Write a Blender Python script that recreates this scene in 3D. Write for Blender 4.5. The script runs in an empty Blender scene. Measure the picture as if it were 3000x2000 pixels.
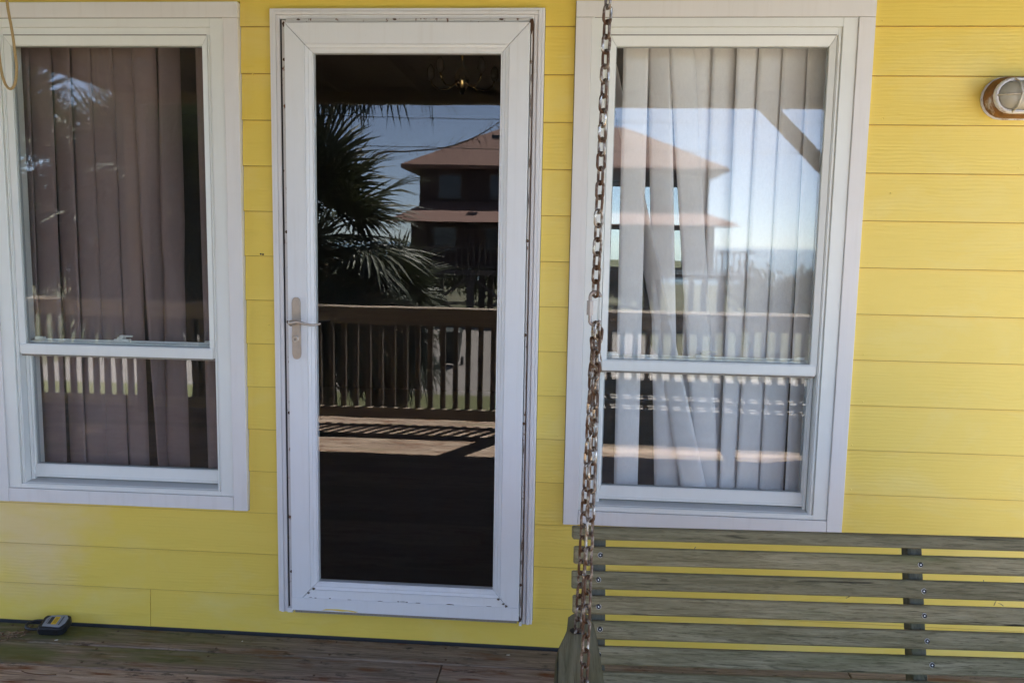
import bpy, bmesh, math, random
from mathutils import Vector, Matrix, Quaternion
R = math.radians
random.seed(7)
sc = bpy.context.scene
col = sc.collection

# ------------------------------------------------------------------ camera
cam_d = bpy.data.cameras.new('camera')
cam_d.sensor_width = 36.0
cam_d.lens = 29.05
cam_d.clip_start = 0.05
cam_d.clip_end = 20000
cam = bpy.data.objects.new('camera', cam_d)
col.objects.link(cam)
cam.matrix_world = Matrix(((0.997139, -0.026269, 0.070875, 0.0),
                           (0.073460, 0.115940, -0.990536, -2.7921),
                           (0.017804, 0.992909, 0.117538, 1.4373),
                           (0, 0, 0, 1)))
sc.camera = cam

# ------------------------------------------------------------------ sky, sun, exposure
SUN_EL = R(61.5)
SUN_H = Vector((0.47, -0.883, 0)).normalized()
to_sun = Vector((SUN_H.x*math.cos(SUN_EL), SUN_H.y*math.cos(SUN_EL), math.sin(SUN_EL)))
world = bpy.data.worlds.new('World'); sc.world = world; world.use_nodes = True
wn = world.node_tree
sky = wn.nodes.new('ShaderNodeTexSky'); sky.sky_type = 'NISHITA'; sky.sun_disc = False
sky.sun_elevation = SUN_EL
sky.sun_rotation = math.atan2(SUN_H.x, SUN_H.y)
sky.air_density = 0.5; sky.dust_density = 0.12; sky.ozone_density = 2.5
wn.nodes['Background'].inputs['Strength'].default_value = 0.075
hs = wn.nodes.new('ShaderNodeHueSaturation'); hs.inputs['Saturation'].default_value = 0.80
wn.links.new(sky.outputs[0], hs.inputs['Color'])
wn.links.new(hs.outputs[0], wn.nodes['Background'].inputs['Color'])
sl = bpy.data.lights.new('sun', 'SUN'); sl.energy = 5.0; sl.angle = R(0.53); sl.color = (1.0, 0.96, 0.90)
sun = bpy.data.objects.new('sun', sl); col.objects.link(sun)
sun.rotation_euler = to_sun.to_track_quat('Z', 'Y').to_euler()
sun.location = (3, -8, 12)
sc.view_settings.view_transform = 'Standard'
sc.view_settings.look = 'None'
sc.view_settings.exposure = 3.32
sc.view_settings.gamma = 1.0
sc.view_settings.use_curve_mapping = False
sc.render.engine = 'CYCLES'
sc.cycles.max_bounces = 10
sc.cycles.diffuse_bounces = 5
sc.cycles.glossy_bounces = 5
sc.cycles.transmission_bounces = 8
sc.cycles.transparent_max_bounces = 24
sc.cycles.caustics_reflective = False
sc.cycles.caustics_refractive = False

# ------------------------------------------------------------------ helpers
W = {}            # world (or root-local) origin of every object

def reg(o, origin, parent):
    col.objects.link(o)
    origin = Vector(origin)
    W[o.name] = origin
    if parent is not None:
        o.parent = parent
        o.location = origin - W[parent.name]
    else:
        o.location = origin
    return o

def tag(o, label=None, cat=None, group=None, kind=None):
    if label: o['label'] = label
    if cat: o['category'] = cat
    if group: o['group'] = group
    if kind: o['kind'] = kind
    return o

def empty(name, loc=(0, 0, 0), parent=None, label=None, cat=None, group=None):
    o = bpy.data.objects.new(name, None)
    o.empty_display_size = 0.1
    reg(o, loc, parent)
    return tag(o, label, cat, group)

class MB:
    def __init__(s): s.bm = bmesh.new()
    def box(s, x0, x1, y0, y1, z0, z1, bev=0.0, seg=1):
        b = bmesh.new()
        v = [b.verts.new(p) for p in ((x0, y0, z0), (x1, y0, z0), (x1, y1, z0), (x0, y1, z0),
                                      (x0, y0, z1), (x1, y0, z1), (x1, y1, z1), (x0, y1, z1))]
        for f in ((0, 3, 2, 1), (4, 5, 6, 7), (0, 1, 5, 4), (1, 2, 6, 5), (2, 3, 7, 6), (3, 0, 4, 7)):
            b.faces.new([v[i] for i in f])
        if bev > 0:
            bmesh.ops.bevel(b, geom=b.edges[:], offset=bev, segments=seg, affect='EDGES', profile=0.5)
        s.merge(b); return s
    def hexa(s, P, bev=0.0):
        """8 points: bottom ring then top ring"""
        b = bmesh.new(); v = [b.verts.new(p) for p in P]
        for f in ((0, 3, 2, 1), (4, 5, 6, 7), (0, 1, 5, 4), (1, 2, 6, 5), (2, 3, 7, 6), (3, 0, 4, 7)):
            b.faces.new([v[i] for i in f])
        bmesh.ops.recalc_face_normals(b, faces=b.faces[:])
        if bev > 0:
            bmesh.ops.bevel(b, geom=b.edges[:], offset=bev, segments=1, affect='EDGES')
        s.merge(b); return s
    def merge(s, b, mat=None):
        if mat is not None: b.transform(mat)
        me = bpy.data.meshes.new('t'); b.to_mesh(me); s.bm.from_mesh(me)
        bpy.data.meshes.remove(me); b.free()
    def tube(s, pts, rad, n=8, cap=True):
        pts = [Vector(p) for p in pts]
        rads = rad if isinstance(rad, (list, tuple)) else [rad]*len(pts)
        rings = []; prev = None
        for i, p in enumerate(pts):
            d = (pts[min(i+1, len(pts)-1)] - pts[max(i-1, 0)]).normalized()
            if prev is None:
                a = Vector((0, 0, 1)) if abs(d.z) < 0.9 else Vector((1, 0, 0))
                x = d.cross(a).normalized()
            else:
                x = (prev - d*prev.dot(d)).normalized()
            prev = x; y = d.cross(x)
            rings.append([s.bm.verts.new(p + (x*math.cos(2*math.pi*k/n) + y*math.sin(2*math.pi*k/n))*rads[i]) for k in range(n)])
        for i in range(len(rings)-1):
            for k in range(n):
                s.bm.faces.new((rings[i][k], rings[i][(k+1) % n], rings[i+1][(k+1) % n], rings[i+1][k]))
        if cap:
            s.bm.faces.new(rings[0][::-1]); s.bm.faces.new(rings[-1])
        return s
    def prism(s, outline, d0, d1, axis='y', bev=0.0, seg=1):
        """outline: list of 2D points; axis y -> (x,z); axis z -> (x,y); axis x -> (y,z)"""
        b = bmesh.new()
        def P(a, c, d):
            return (a, d, c) if axis == 'y' else ((a, c, d) if axis == 'z' else (d, a, c))
        lo = [b.verts.new(P(a, c, d0)) for a, c in outline]
        hi = [b.verts.new(P(a, c, d1)) for a, c in outline]
        n = len(outline)
        b.faces.new(lo); b.faces.new(hi[::-1])
        for i in range(n):
            b.faces.new((lo[i], hi[i], hi[(i+1) % n], lo[(i+1) % n]))
        bmesh.ops.recalc_face_normals(b, faces=b.faces[:])
        if bev > 0:
            rim = [e for e in b.edges if abs((e.verts[0].co - e.verts[1].co).normalized().dot(Vector((0, 1, 0) if axis == 'y' else ((0, 0, 1) if axis == 'z' else (1, 0, 0))))) < 0.5]
            bmesh.ops.bevel(b, geom=rim, offset=bev, segments=seg, affect='EDGES')
        s.merge(b); return s
    def build(s, name, mat, parent=None, smooth=False, local=False, origin=None):
        bm = s.bm
        if origin is None:
            lo = Vector((1e9,)*3); hi = -lo
            for v in bm.verts:
                for k in range(3):
                    lo[k] = min(lo[k], v.co[k]); hi[k] = max(hi[k], v.co[k])
            origin = (lo+hi)/2
        origin = Vector(origin)
        bmesh.ops.translate(bm, verts=bm.verts[:], vec=-origin)
        me = bpy.data.meshes.new(name); bm.to_mesh(me); bm.free()
        if mat: me.materials.append(mat)
        if smooth:
            for p in me.polygons: p.use_smooth = True
        o = bpy.data.objects.new(name, me)
        return reg(o, origin, parent)

def mesh_obj(name, me, origin, parent):
    return reg(bpy.data.objects.new(name, me), origin, parent)

# ------------------------------------------------------------------ materials
class N:
    def __init__(s, name):
        s.m = bpy.data.materials.new(name); s.m.use_nodes = True
        s.t = s.m.node_tree; s.p = s.t.nodes['Principled BSDF']; s.out = s.t.nodes['Material Output']
        s._pos = None
    def n(s, typ, **kw):
        nd = s.t.nodes.new(typ)
        for k, v in kw.items(): setattr(nd, k, v)
        return nd
    def link(s, a, b): s.t.links.new(a, b)
    def pos(s, scale=(1, 1, 1), rnd=0.0):
        g = s.n('ShaderNodeNewGeometry')
        m = s.n('ShaderNodeMapping'); m.inputs['Scale'].default_value = scale
        src = g.outputs['Position']
        if rnd:
            oi = s.n('ShaderNodeObjectInfo')
            a = s.n('ShaderNodeVectorMath', operation='MULTIPLY_ADD')
            cb = s.n('ShaderNodeCombineXYZ')
            for k in range(3): s.link(oi.outputs['Random'], cb.inputs[k])
            a.inputs[1].default_value = (rnd*1.0, rnd*0.37, rnd*0.71)
            s.link(cb.outputs[0], a.inputs[0]); s.link(src, a.inputs[2]); src = a.outputs[0]
        s.link(src, m.inputs['Vector'])
        return m.outputs[0]
    def noise(s, vec, scale=5, detail=4, rough=0.55, dist=0.0):
        n = s.n('ShaderNodeTexNoise'); n.inputs['Scale'].default_value = scale
        n.inputs['Detail'].default_value = detail; n.inputs['Roughness'].default_value = rough
        n.inputs['Distortion'].default_value = dist
        s.link(vec, n.inputs['Vector']); return n.outputs[0]
    def ramp(s, fac, stops):
        r = s.n('ShaderNodeValToRGB'); e = r.color_ramp.elements
        while len(e) < len(stops): e.new(0.5)
        for i, (p, c) in enumerate(stops):
            e[i].position = p
            e[i].color = (c, c, c, 1) if isinstance(c, (int, float)) else (c[0], c[1], c[2], 1)
        s.link(fac, r.inputs[0]); return r.outputs[0]
    def mix(s, fac, a, b, mode='MIX'):
        x = s.n('ShaderNodeMix', data_type='RGBA', blend_type=mode)
        for sock, v in ((x.inputs[0], fac), (x.inputs[6], a), (x.inputs[7], b)):
            if hasattr(v, 'is_linked'): s.link(v, sock)
            elif isinstance(v, (int, float)): sock.default_value = v
            else: sock.default_value = (v[0], v[1], v[2], 1)
        return x.outputs[2]
    def math(s, op, a, b=None):
        x = s.n('ShaderNodeMath', operation=op)
        for i, v in enumerate((a, b)):
            if v is None: continue
            if hasattr(v, 'is_linked'): s.link(v, x.inputs[i])
            else: x.inputs[i].default_value = v
        return x.outputs[0]
    def bump(s, h, strength=0.3, dist=0.002):
        b = s.n('ShaderNodeBump'); b.inputs['Strength'].default_value = strength
        b.inputs['Distance'].default_value = dist
        s.link(h, b.inputs['Height']); s.link(b.outputs[0], s.p.inputs['Normal']); return b
    def base(s, c):
        i = s.p.inputs['Base Color']
        if hasattr(c, 'is_linked'): s.link(c, i)
        else: i.default_value = (c[0], c[1], c[2], 1)
        return s
    def set(s, **kw):
        for k, v in kw.items():
            i = s.p.inputs[k.replace('_', ' ')]
            if hasattr(v, 'is_linked'): s.link(v, i)
            else: i.default_value = v
        return s

def plain(name, c, rough=0.6, metal=0.0, var=0.0, bump=0.0, scale=20):
    n = N(name)
    if var:
        v = n.noise(n.pos(rnd=5), scale, 4)
        n.base(n.mix(v, [x*(1-var) for x in c], [min(1, x*(1+var)) for x in c]))
        if bump: n.bump(v, bump, 0.002)
    else: n.base(c)
    n.set(Roughness=rough, Metallic=metal)
    return n.m

def mat_siding():
    n = N('yellow_siding_paint')
    # raised cedar grain pressed into the boards, differing per board
    g1 = n.noise(n.pos((1.6, 20, 75), 17), 2.2, 5, 0.6, 1.1)
    wv = n.n('ShaderNodeTexWave', wave_type='BANDS', bands_direction='Z')
    wv.inputs['Scale'].default_value = 26; wv.inputs['Distortion'].default_value = 5.5
    wv.inputs['Detail'].default_value = 2.5; wv.inputs['Detail Scale'].default_value = 0.55
    n.link(n.pos((0.55, 1, 1), 17), wv.inputs['Vector'])
    amt = n.ramp(n.noise(n.pos((1.2, 3, 5), 9), 1.6, 2), [(0.35, 0.15), (0.68, 1.0)])
    h = n.math('ADD', n.math('MULTIPLY', n.math('MULTIPLY', wv.outputs[1] if len(wv.outputs) > 1 else wv.outputs[0], amt), 0.5), g1)
    n.bump(h, 0.42, 0.0014)
    c = n.mix(n.noise(n.pos((2.0, 3, 4), 3), 2.4, 5, 0.6), (0.80, 0.580, 0.086), (0.83, 0.625, 0.122))
    # chalky faded streaks and dark grain dirt
    ch = n.ramp(n.noise(n.pos((1.3, 2, 2.6)), 1.7, 5, 0.65, 0.6), [(0.50, 0.0), (0.78, 0.55)])
    c = n.mix(ch, c, (0.82, 0.68, 0.25))
    dirt = n.ramp(n.noise(n.pos((9, 9, 22), 11), 5, 5, 0.7), [(0.70, 0.0), (0.80, 0.35)])
    c = n.mix(dirt, c, (0.42, 0.31, 0.09))
    gd = n.ramp(g1, [(0.25, 0.16), (0.42, 0.0)])
    c = n.mix(gd, c, (0.50, 0.34, 0.06))
    # one bleached, chalky smear low on the left
    g_ = n.n('ShaderNodeNewGeometry'); d_ = n.n('ShaderNodeVectorMath', operation='DISTANCE'); d_.inputs[1].default_value = (-1.98, 0.0, 0.36)
    n.link(g_.outputs['Position'], d_.inputs[0])
    sm_ = n.math('ADD', d_.outputs['Value'], n.math('MULTIPLY', n.noise(n.pos((1, 1, 2)), 5, 4, 0.6), 0.5))
    c = n.mix(n.ramp(sm_, [(0.30, 0.5), (0.58, 0.0)]), c, (0.80, 0.62, 0.42))
    n.base(c); n.set(Roughness=n.ramp(ch, [(0, 0.42), (1, 0.7)]))
    n.p.inputs['Specular IOR Level'].default_value = 0.5
    return n.m

def mat_white(name, c, grain=None, dirt=0.3, rough=0.45, rust=0.0, dirtcol=(0.30, 0.25, 0.19)):
    n = N(name)
    col0 = n.mix(n.noise(n.pos((3, 3, 3), 4), 2.5, 4), [x*0.94 for x in c], [min(x*1.03, 1) for x in c])
    sp = n.ramp(n.noise(n.pos((14, 14, 14), 3), 6, 6, 0.75), [(0.66, 0.0), (0.76, dirt)])
    col0 = n.mix(sp, col0, dirtcol)
    st = n.ramp(n.noise(n.pos((22, 22, 1.4), 3), 2.2, 4, 0.6), [(0.52, 0.0), (0.80, dirt*0.45)])
    col0 = n.mix(st, col0, (0.52, 0.47, 0.41))
    if rust:
        ru = n.noise(n.pos((10, 10, 5), 2), 5, 5, 0.7)
        k = n.ramp(ru, [(0.60-rust*0.1, 0.0), (0.66-rust*0.1, 1.0)])
        col0 = n.mix(k, col0, n.mix(n.noise(n.pos(), 60, 3), (0.05, 0.02, 0.012), (0.26, 0.10, 0.035)))
    n.base(col0); n.set(Roughness=rough)
    if grain:
        n.bump(n.noise(n.pos(grain, 8), 3, 4, 0.6, 0.4), 0.35, 0.0012)
    else:
        n.bump(n.noise(n.pos(), 90, 2), 0.06, 0.0004)
    return n.m

def mat_wood(name, lo, hi, axis='x', algae=0.0, algaecol=(0.115, 0.125, 0.035), stain=0.0, rough=0.78, bump=0.6, crack=0.5, rnd=13, red=0.0, mossx=None, gs=1.0, vary=0.0, sharp=0.0):
    n = N(name)
    sc3 = {'x': (1.4, 34, 34), 'y': (34, 1.4, 34), 'z': (34, 34, 1.4)}[axis]
    sc2 = {'x': (0.7, 12, 12), 'y': (12, 0.7, 12), 'z': (12, 12, 0.7)}[axis]
    sc1 = {'x': (0.9, 5, 5), 'y': (5, 0.9, 5), 'z': (5, 5, 0.9)}[axis]
    fine = n.noise(n.pos([q*gs for q in sc3], rnd), 3.2, 6, 0.7, 0.8)
    mid = n.noise(n.pos(sc2, rnd), 2.3, 5, 0.6, 1.6)
    big = n.noise(n.pos(sc1, rnd), 1.6, 4, 0.6, 0.5)
    c = n.mix(n.ramp(mid, [(0.3, 0.0), (0.7, 1.0)]), lo, hi)
    c = n.mix(n.ramp(fine, [(0.30, 0.55), (0.52, 0.0)]), c, [x*0.42 for x in lo])
    if sharp:
        c = n.mix(n.ramp(fine, [(0.40, sharp), (0.47, 0.0)]), c, [x*0.5 for x in lo])
        c = n.mix(n.ramp(fine, [(0.56, 0.0), (0.64, sharp*0.6)]), c, [min(1, x*1.35) for x in hi])
    if vary:
        oi = n.n('ShaderNodeObjectInfo')
        c = n.mix(n.ramp(oi.outputs['Random'], [(0.0, vary), (0.5, 0.0), (1.0, 0.0)]), c, n.mix(mid, [lo[0]*0.45, lo[1]*0.48, lo[2]*0.52], [lo[0]*0.8, lo[1]*0.85, lo[2]*0.95]))
        c = n.mix(n.ramp(oi.outputs['Random'], [(0.5, 0.0), (0.75, 0.0), (1.0, vary)]), c, n.mix(mid, [hi[0]*0.55, hi[1]*0.48, hi[2]*0.38], [hi[0]*1.05, hi[1]*0.95, hi[2]*0.8]))
    if crack:
        cr = n.ramp(n.noise(n.pos({'x': (1.0, 60, 60), 'y': (60, 1.0, 60), 'z': (60, 60, 1.0)}[axis], rnd), 1.7, 3, 0.5, 0.7), [(0.30, crack), (0.36, 0.0)])
        c = n.mix(cr, c, [x*0.15 for x in lo])
    if stain:
        sp = n.ramp(n.noise(n.pos((4, 11, 11), rnd), 2.4, 5, 0.7), [(0.56, 0.0), (0.67, stain)])
        c = n.mix(sp, c, (0.035, 0.030, 0.028))
    if red:
        rp = n.ramp(n.noise(n.pos((2.5, 12, 12), rnd+3), 2.0, 4, 0.6), [(0.54, 0.0), (0.68, red)])
        c = n.mix(rp, c, (0.16, 0.055, 0.02))
    if algae:
        al = n.ramp(big, [(0.62-algae*0.3, 0.0), (0.80-algae*0.3, 0.85)])
        if mossx:       # the moss patch thins out towards the door
            g_ = n.n('ShaderNodeNewGeometry'); sx_ = n.n('ShaderNodeSeparateXYZ'); n.link(g_.outputs['Position'], sx_.inputs[0])
            mr = n.n('ShaderNodeMapRange'); mr.inputs[1].default_value = mossx[0]; mr.inputs[2].default_value = mossx[1]; mr.inputs[3].default_value = 1.0; mr.inputs[4].default_value = 0.12
            n.link(n.math('ADD', sx_.outputs[0], n.math('MULTIPLY', big, 0.5)), mr.inputs[0])
            al = n.math('MULTIPLY', al, mr.outputs[0])
        c = n.mix(al, c, n.mix(fine, [x*0.6 for x in algaecol], [x*1.35 for x in algaecol]))
    n.base(c); n.set(Roughness=rough)
    n.p.inputs['Specular IOR Level'].default_value = 0.25
    n.bump(n.math('ADD', fine, n.math('MULTIPLY', mid, 0.6)), bump, 0.0016)
    return n.m

def mat_glass(name, f0=0.05, dust=0.02, wavy=1.0, tint=(0.992, 0.997, 0.994)):
    n = N(name); n.t.nodes.remove(n.p)
    lw = n.n('ShaderNodeLayerWeight'); lw.inputs['Blend'].default_value = 0.5
    p5 = n.math('POWER', lw.outputs['Facing'], 5.0)
    fr = n.math('ADD', n.math('MULTIPLY', p5, 1-f0), f0)
    gl = n.n('ShaderNodeBsdfGlossy'); gl.inputs['Roughness'].default_value = 0.0
    gl.inputs['Color'].default_value = (1, 1, 1, 1)
    tr = n.n('ShaderNodeBsdfTransparent'); tr.inputs['Color'].default_value = (*tint, 1)
    if wavy:
        b = n.n('ShaderNodeBump'); b.inputs['Strength'].default_value = 1.0
        b.inputs['Distance'].default_value = 0.00010*wavy
        n.link(n.noise(n.pos((1, 1, 1)), 5.5, 1.5, 0.4), b.inputs['Height'])
        n.link(b.outputs[0], gl.inputs['Normal'])
    m1 = n.n('ShaderNodeMixShader'); n.link(fr, m1.inputs[0]); n.link(tr.outputs[0], m1.inputs[1]); n.link(gl.outputs[0], m1.inputs[2])
    di = n.n('ShaderNodeBsdfDiffuse'); di.inputs['Color'].default_value = (0.60, 0.58, 0.58, 1)
    d1 = n.noise(n.pos((30, 30, 11)), 6, 5, 0.75)
    d2 = n.noise(n.pos((1.5, 1.5, 1.1)), 2.0, 3, 0.5)
    df = n.math('MULTIPLY', n.math('MULTIPLY', n.ramp(d1, [(0.40, 0.25), (0.72, 1.0)]), n.ramp(d2, [(0.3, 0.35), (0.7, 1.0)])), dust)
    m2 = n.n('ShaderNodeMixShader'); n.link(df, m2.inputs[0]); n.link(m1.outputs[0], m2.inputs[1]); n.link(di.outputs[0], m2.inputs[2])
    n.link(m2.outputs[0], n.out.inputs['Surface'])
    return n.m

def mat_rusty(name, metal=(0.50, 0.47, 0.43), rust_amt=0.5):
    n = N(name)
    ru = n.noise(n.pos((1, 1, 1), 31), 75, 5, 0.65)
    ru2 = n.noise(n.pos((1, 1, 1), 17), 22, 3, 0.6)
    k = n.ramp(n.math('ADD', n.math('MULTIPLY', ru, 0.5), n.math('MULTIPLY', ru2, 0.5)), [(0.53-rust_amt*0.14, 0.0), (0.66-rust_amt*0.14, 1.0)])
    rc = n.mix(ru, (0.028, 0.012, 0.006), (0.12, 0.052, 0.018))
    n.base(n.mix(k, metal, rc))
    n.set(Metallic=n.ramp(k, [(0, 0.95), (1, 0.25)]), Roughness=n.ramp(k, [(0, 0.22), (1, 0.50)]))
    n.bump(ru, 0.25, 0.0006)
    return n.m

def mat_foliage(name, lo, hi, trans=0.25, rough=0.5, dead=0.0):
    n = N(name)
    oi = n.n('ShaderNodeObjectInfo')
    c = n.mix(n.noise(n.pos(rnd=3), 9, 3), lo, hi)
    c = n.mix(n.math('MULTIPLY', oi.outputs['Random'], 0.5), c, hi)
    if dead:
        c = n.mix(n.ramp(n.noise(n.pos(rnd=6), 6, 3), [(0.58, 0.0), (0.66, dead)]), c, (0.24, 0.15, 0.075))
    n.base(c); n.set(Roughness=rough)
    tl = n.n('ShaderNodeBsdfTranslucent'); n.link(c, tl.inputs[0])
    ms = n.n('ShaderNodeMixShader'); ms.inputs[0].default_value = trans
    n.link(n.p.outputs[0], ms.inputs[1]); n.link(tl.outputs[0], ms.inputs[2])
    n.link(ms.outputs[0], n.out.inputs['Surface'])
    return n.m

M = {}
M['siding'] = mat_siding()
M['siding_edge'] = plain('lap_shadow_edge', (0.44, 0.29, 0.06), 0.7, 0, 0.3, 0, 30)  # darker yellow painted in as the shadow line under each lap
M['casing'] = mat_white('painted_casing_wood', (0.76, 0.73, 0.70), (55, 55, 1.2), 0.42, 0.55)
M['casing_h'] = mat_white('painted_casing_wood_across', (0.76, 0.73, 0.70), (1.2, 55, 55), 0.45, 0.55)
M['vinyl'] = mat_white('window_vinyl', (0.78, 0.785, 0.74), None, 0.20, 0.38)
M['sill'] = mat_white('window_vinyl_sill', (0.60, 0.595, 0.56), None, 0.65, 0.5)
M['door_white'] = mat_white('storm_door_enamel', (0.775, 0.78, 0.79), None, 0.36, 0.33)
M['door_trim'] = mat_white('door_trim_enamel', (0.77, 0.755, 0.755), None, 0.45, 0.40)
M['door_strip'] = mat_white('rust_stained_strip', (0.60, 0.58, 0.56), None, 0.35, 0.5, rust=0.15)
M['rust'] = mat_rusty('old_rust', (0.35, 0.30, 0.26), 1.6)
M['pile'] = plain('brush_pile', (0.26, 0.23, 0.19), 0.95, 0, 0.5, 0.6, 220)
M['grime'] = plain('grimy_gap', (0.10, 0.075, 0.055), 0.9)
M['dark_gap'] = plain('black_rubber', (0.012, 0.012, 0.013), 0.8)
M['glass_door'] = mat_glass('storm_door_glass', 0.030, 0.007, 1.0)
M['glass_win'] = mat_glass('window_glass', 0.027, 0.046, 0.7)
M['glass_left'] = mat_glass('left_window_glass', 0.030, 0.016, 0.7)
M['deck'] = mat_wood('weathered_deck_board', (0.27, 0.180, 0.125), (0.54, 0.430, 0.340), 'x', 0.12, stain=0.95, red=1.0, gs=1.9, vary=0.9, sharp=0.5)
M['deck_green'] = mat_wood('mossy_deck_board', (0.16, 0.120, 0.095), (0.38, 0.29, 0.225), 'x', 0.85, stain=0.9, red=0.8, mossx=(-1.15, -0.6), gs=1.9, sharp=0.4)
M['swing'] = mat_wood('weathered_swing_slat', (0.145, 0.126, 0.062), (0.33, 0.288, 0.180), 'x', 0.22, (0.12, 0.125, 0.05), crack=0.95, bump=1.0, gs=2.6, vary=0.4, sharp=0.55)
M['swing_y'] = mat_wood('weathered_swing_arm', (0.125, 0.120, 0.062), (0.29, 0.270, 0.175), 'y', 0.2, (0.12, 0.13, 0.045), crack=0.8, bump=0.9, gs=1.8)
M['swing_z'] = mat_wood('weathered_swing_upright', (0.07, 0.068, 0.045), (0.16, 0.15, 0.11), 'z', 0.3, crack=0.7, bump=0.8)
M['porch_wood'] = mat_wood('porch_timber', (0.10, 0.075, 0.055), (0.24, 0.19, 0.15), 'x', 0.1, stain=0.4)
M['ceiling_wood'] = mat_wood('porch_ceiling_timber', (0.06, 0.042, 0.03), (0.13, 0.095, 0.065), 'y', 0.0)
M['chain'] = mat_rusty('rusty_chain_steel', (0.42, 0.38, 0.33), 1.0)
M['chain_red'] = mat_rusty('red_rust_chain', (0.5, 0.35, 0.25), 1.0)
M['zinc'] = plain('zinc_quick_link', (0.33, 0.29, 0.27), 0.5, 0.7, 0.2, 0.2, 70)
M['screw'] = plain('zinc_screw', (0.86, 0.87, 0.88), 0.4, 0.15)
M['screw_hole'] = plain('screw_recess', (0.02, 0.02, 0.022), 0.7)
M['nickel'] = plain('worn_nickel', (0.50, 0.44, 0.38), 0.42, 0.75, 0.25, 0.15, 45)
M['blind_cream'] = plain('cream_blind_fabric', (0.85, 0.82, 0.81), 0.75, 0, 0.04, 0.1, 120)
M['blind_taupe'] = plain('taupe_blind_fabric', (0.200, 0.140, 0.132), 0.75, 0, 0.06, 0.1, 120)
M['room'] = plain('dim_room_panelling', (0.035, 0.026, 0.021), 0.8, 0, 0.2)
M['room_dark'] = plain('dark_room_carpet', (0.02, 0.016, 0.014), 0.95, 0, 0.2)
M['brass'] = plain('polished_brass', (0.80, 0.58, 0.25), 0.2, 1.0)
M['bulb'] = plain('smoked_bulb', (0.05, 0.045, 0.04), 0.15)
M['rope'] = plain('tan_cord', (0.42, 0.29, 0.13), 0.8, 0, 0.35, 0.5, 260)
M['sheathing'] = plain('dark_sheathing', (0.03, 0.03, 0.032), 0.9)

# ------------------------------------------------------------------ THE SETTING: ground, drive, lawn, sea
GZ = -2.0
def ground_mat():
    n = N('sandy_grass_ground')
    v = n.noise(n.pos(), 0.35, 6, 0.65)
    c = n.mix(n.ramp(v, [(0.40, 0.0), (0.62, 1.0)]), (0.048, 0.056, 0.022), (0.13, 0.118, 0.07))
    c = n.mix(n.noise(n.pos(), 9, 5, 0.7), n.mix(0.4, c, (0.03, 0.035, 0.015)), c)
    n.base(c); n.set(Roughness=0.95); n.bump(n.noise(n.pos(), 14, 5, 0.7), 0.7, 0.03)
    return n.m
def drive_mat():
    n = N('pale_concrete_drive')
    c = n.mix(n.noise(n.pos(), 2.0, 6, 0.7), (0.27, 0.24, 0.212), (0.38, 0.342, 0.31))
    c = n.mix(n.ramp(n.noise(n.pos(), 40, 4, 0.7), [(0.5, 0.0), (0.72, 0.5)]), c, (0.20, 0.175, 0.15))
    n.base(c); n.set(Roughness=0.9); n.bump(n.noise(n.pos(), 60, 3), 0.5, 0.008)
    return n.m
def tarmac_mat():
    n = N('worn_gravel_drive')
    c = n.mix(n.noise(n.pos(), 2.0, 6, 0.7), (0.155, 0.138, 0.124), (0.225, 0.203, 0.186))
    c = n.mix(n.ramp(n.noise(n.pos(), 40, 4, 0.7), [(0.5, 0.0), (0.72, 0.5)]), c, (0.11, 0.097, 0.085))
    n.base(c); n.set(Roughness=0.95); n.bump(n.noise(n.pos(), 60, 3), 0.5, 0.008)
    return n.m
def lawn_mat():
    n = N('lawn')
    c = n.mix(n.noise(n.pos(), 3.0, 6, 0.75), (0.06, 0.075, 0.022), (0.17, 0.165, 0.07))
    n.base(c); n.set(Roughness=0.95); n.bump(n.noise(n.pos(), 45, 4, 0.7), 0.8, 0.03)
    return n.m
M['ground'] = ground_mat(); M['drive'] = drive_mat(); M['lawn'] = lawn_mat()
def sheet(name, x0, x1, y0, y1, z, mat, nx=1, ny=1):
    b = MB(); vs = [[b.bm.verts.new((x0+(x1-x0)*i/nx, y0+(y1-y0)*j/ny, z)) for i in range(nx+1)] for j in range(ny+1)]
    for j in range(ny):
        for i in range(nx): b.bm.faces.new((vs[j][i], vs[j][i+1], vs[j+1][i+1], vs[j+1][i]))
    return tag(b.build(name, mat), kind='structure')
sheet('ground', -300, 300, -75, 200, GZ, M['ground'])
sheet('driveway', -14, 2.8, -30.5, -15.6, GZ+0.008, tarmac_mat())
sheet('lawn', -14, 0.3, -15.6, -4.2, GZ+0.008, M['lawn'])
sheet('parking_pad', 0.3, 9.5, -19.2, -4.2, GZ+0.012, M['drive'])
sea_m = N('sea_water'); sea_m.base((0.02, 0.07, 0.095)); sea_m.set(Roughness=0.12)
sea_m.bump(sea_m.noise(sea_m.pos((1, 3, 1)), 0.25, 6, 0.65), 0.8, 0.6)
sheet('sea', -9000, 9000, -15000, -75, GZ-2.5, sea_m.m)
b = MB(); b.hexa([(-300, -78, GZ-2.6), (300, -78, GZ-2.6), (300, -75, GZ-2.6), (-300, -75, GZ-2.6), (-300, -75.1, GZ), (300, -75.1, GZ), (300, -75, GZ), (-300, -75, GZ)])
tag(b.build('beach_bank', M['ground']), kind='structure')

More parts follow.
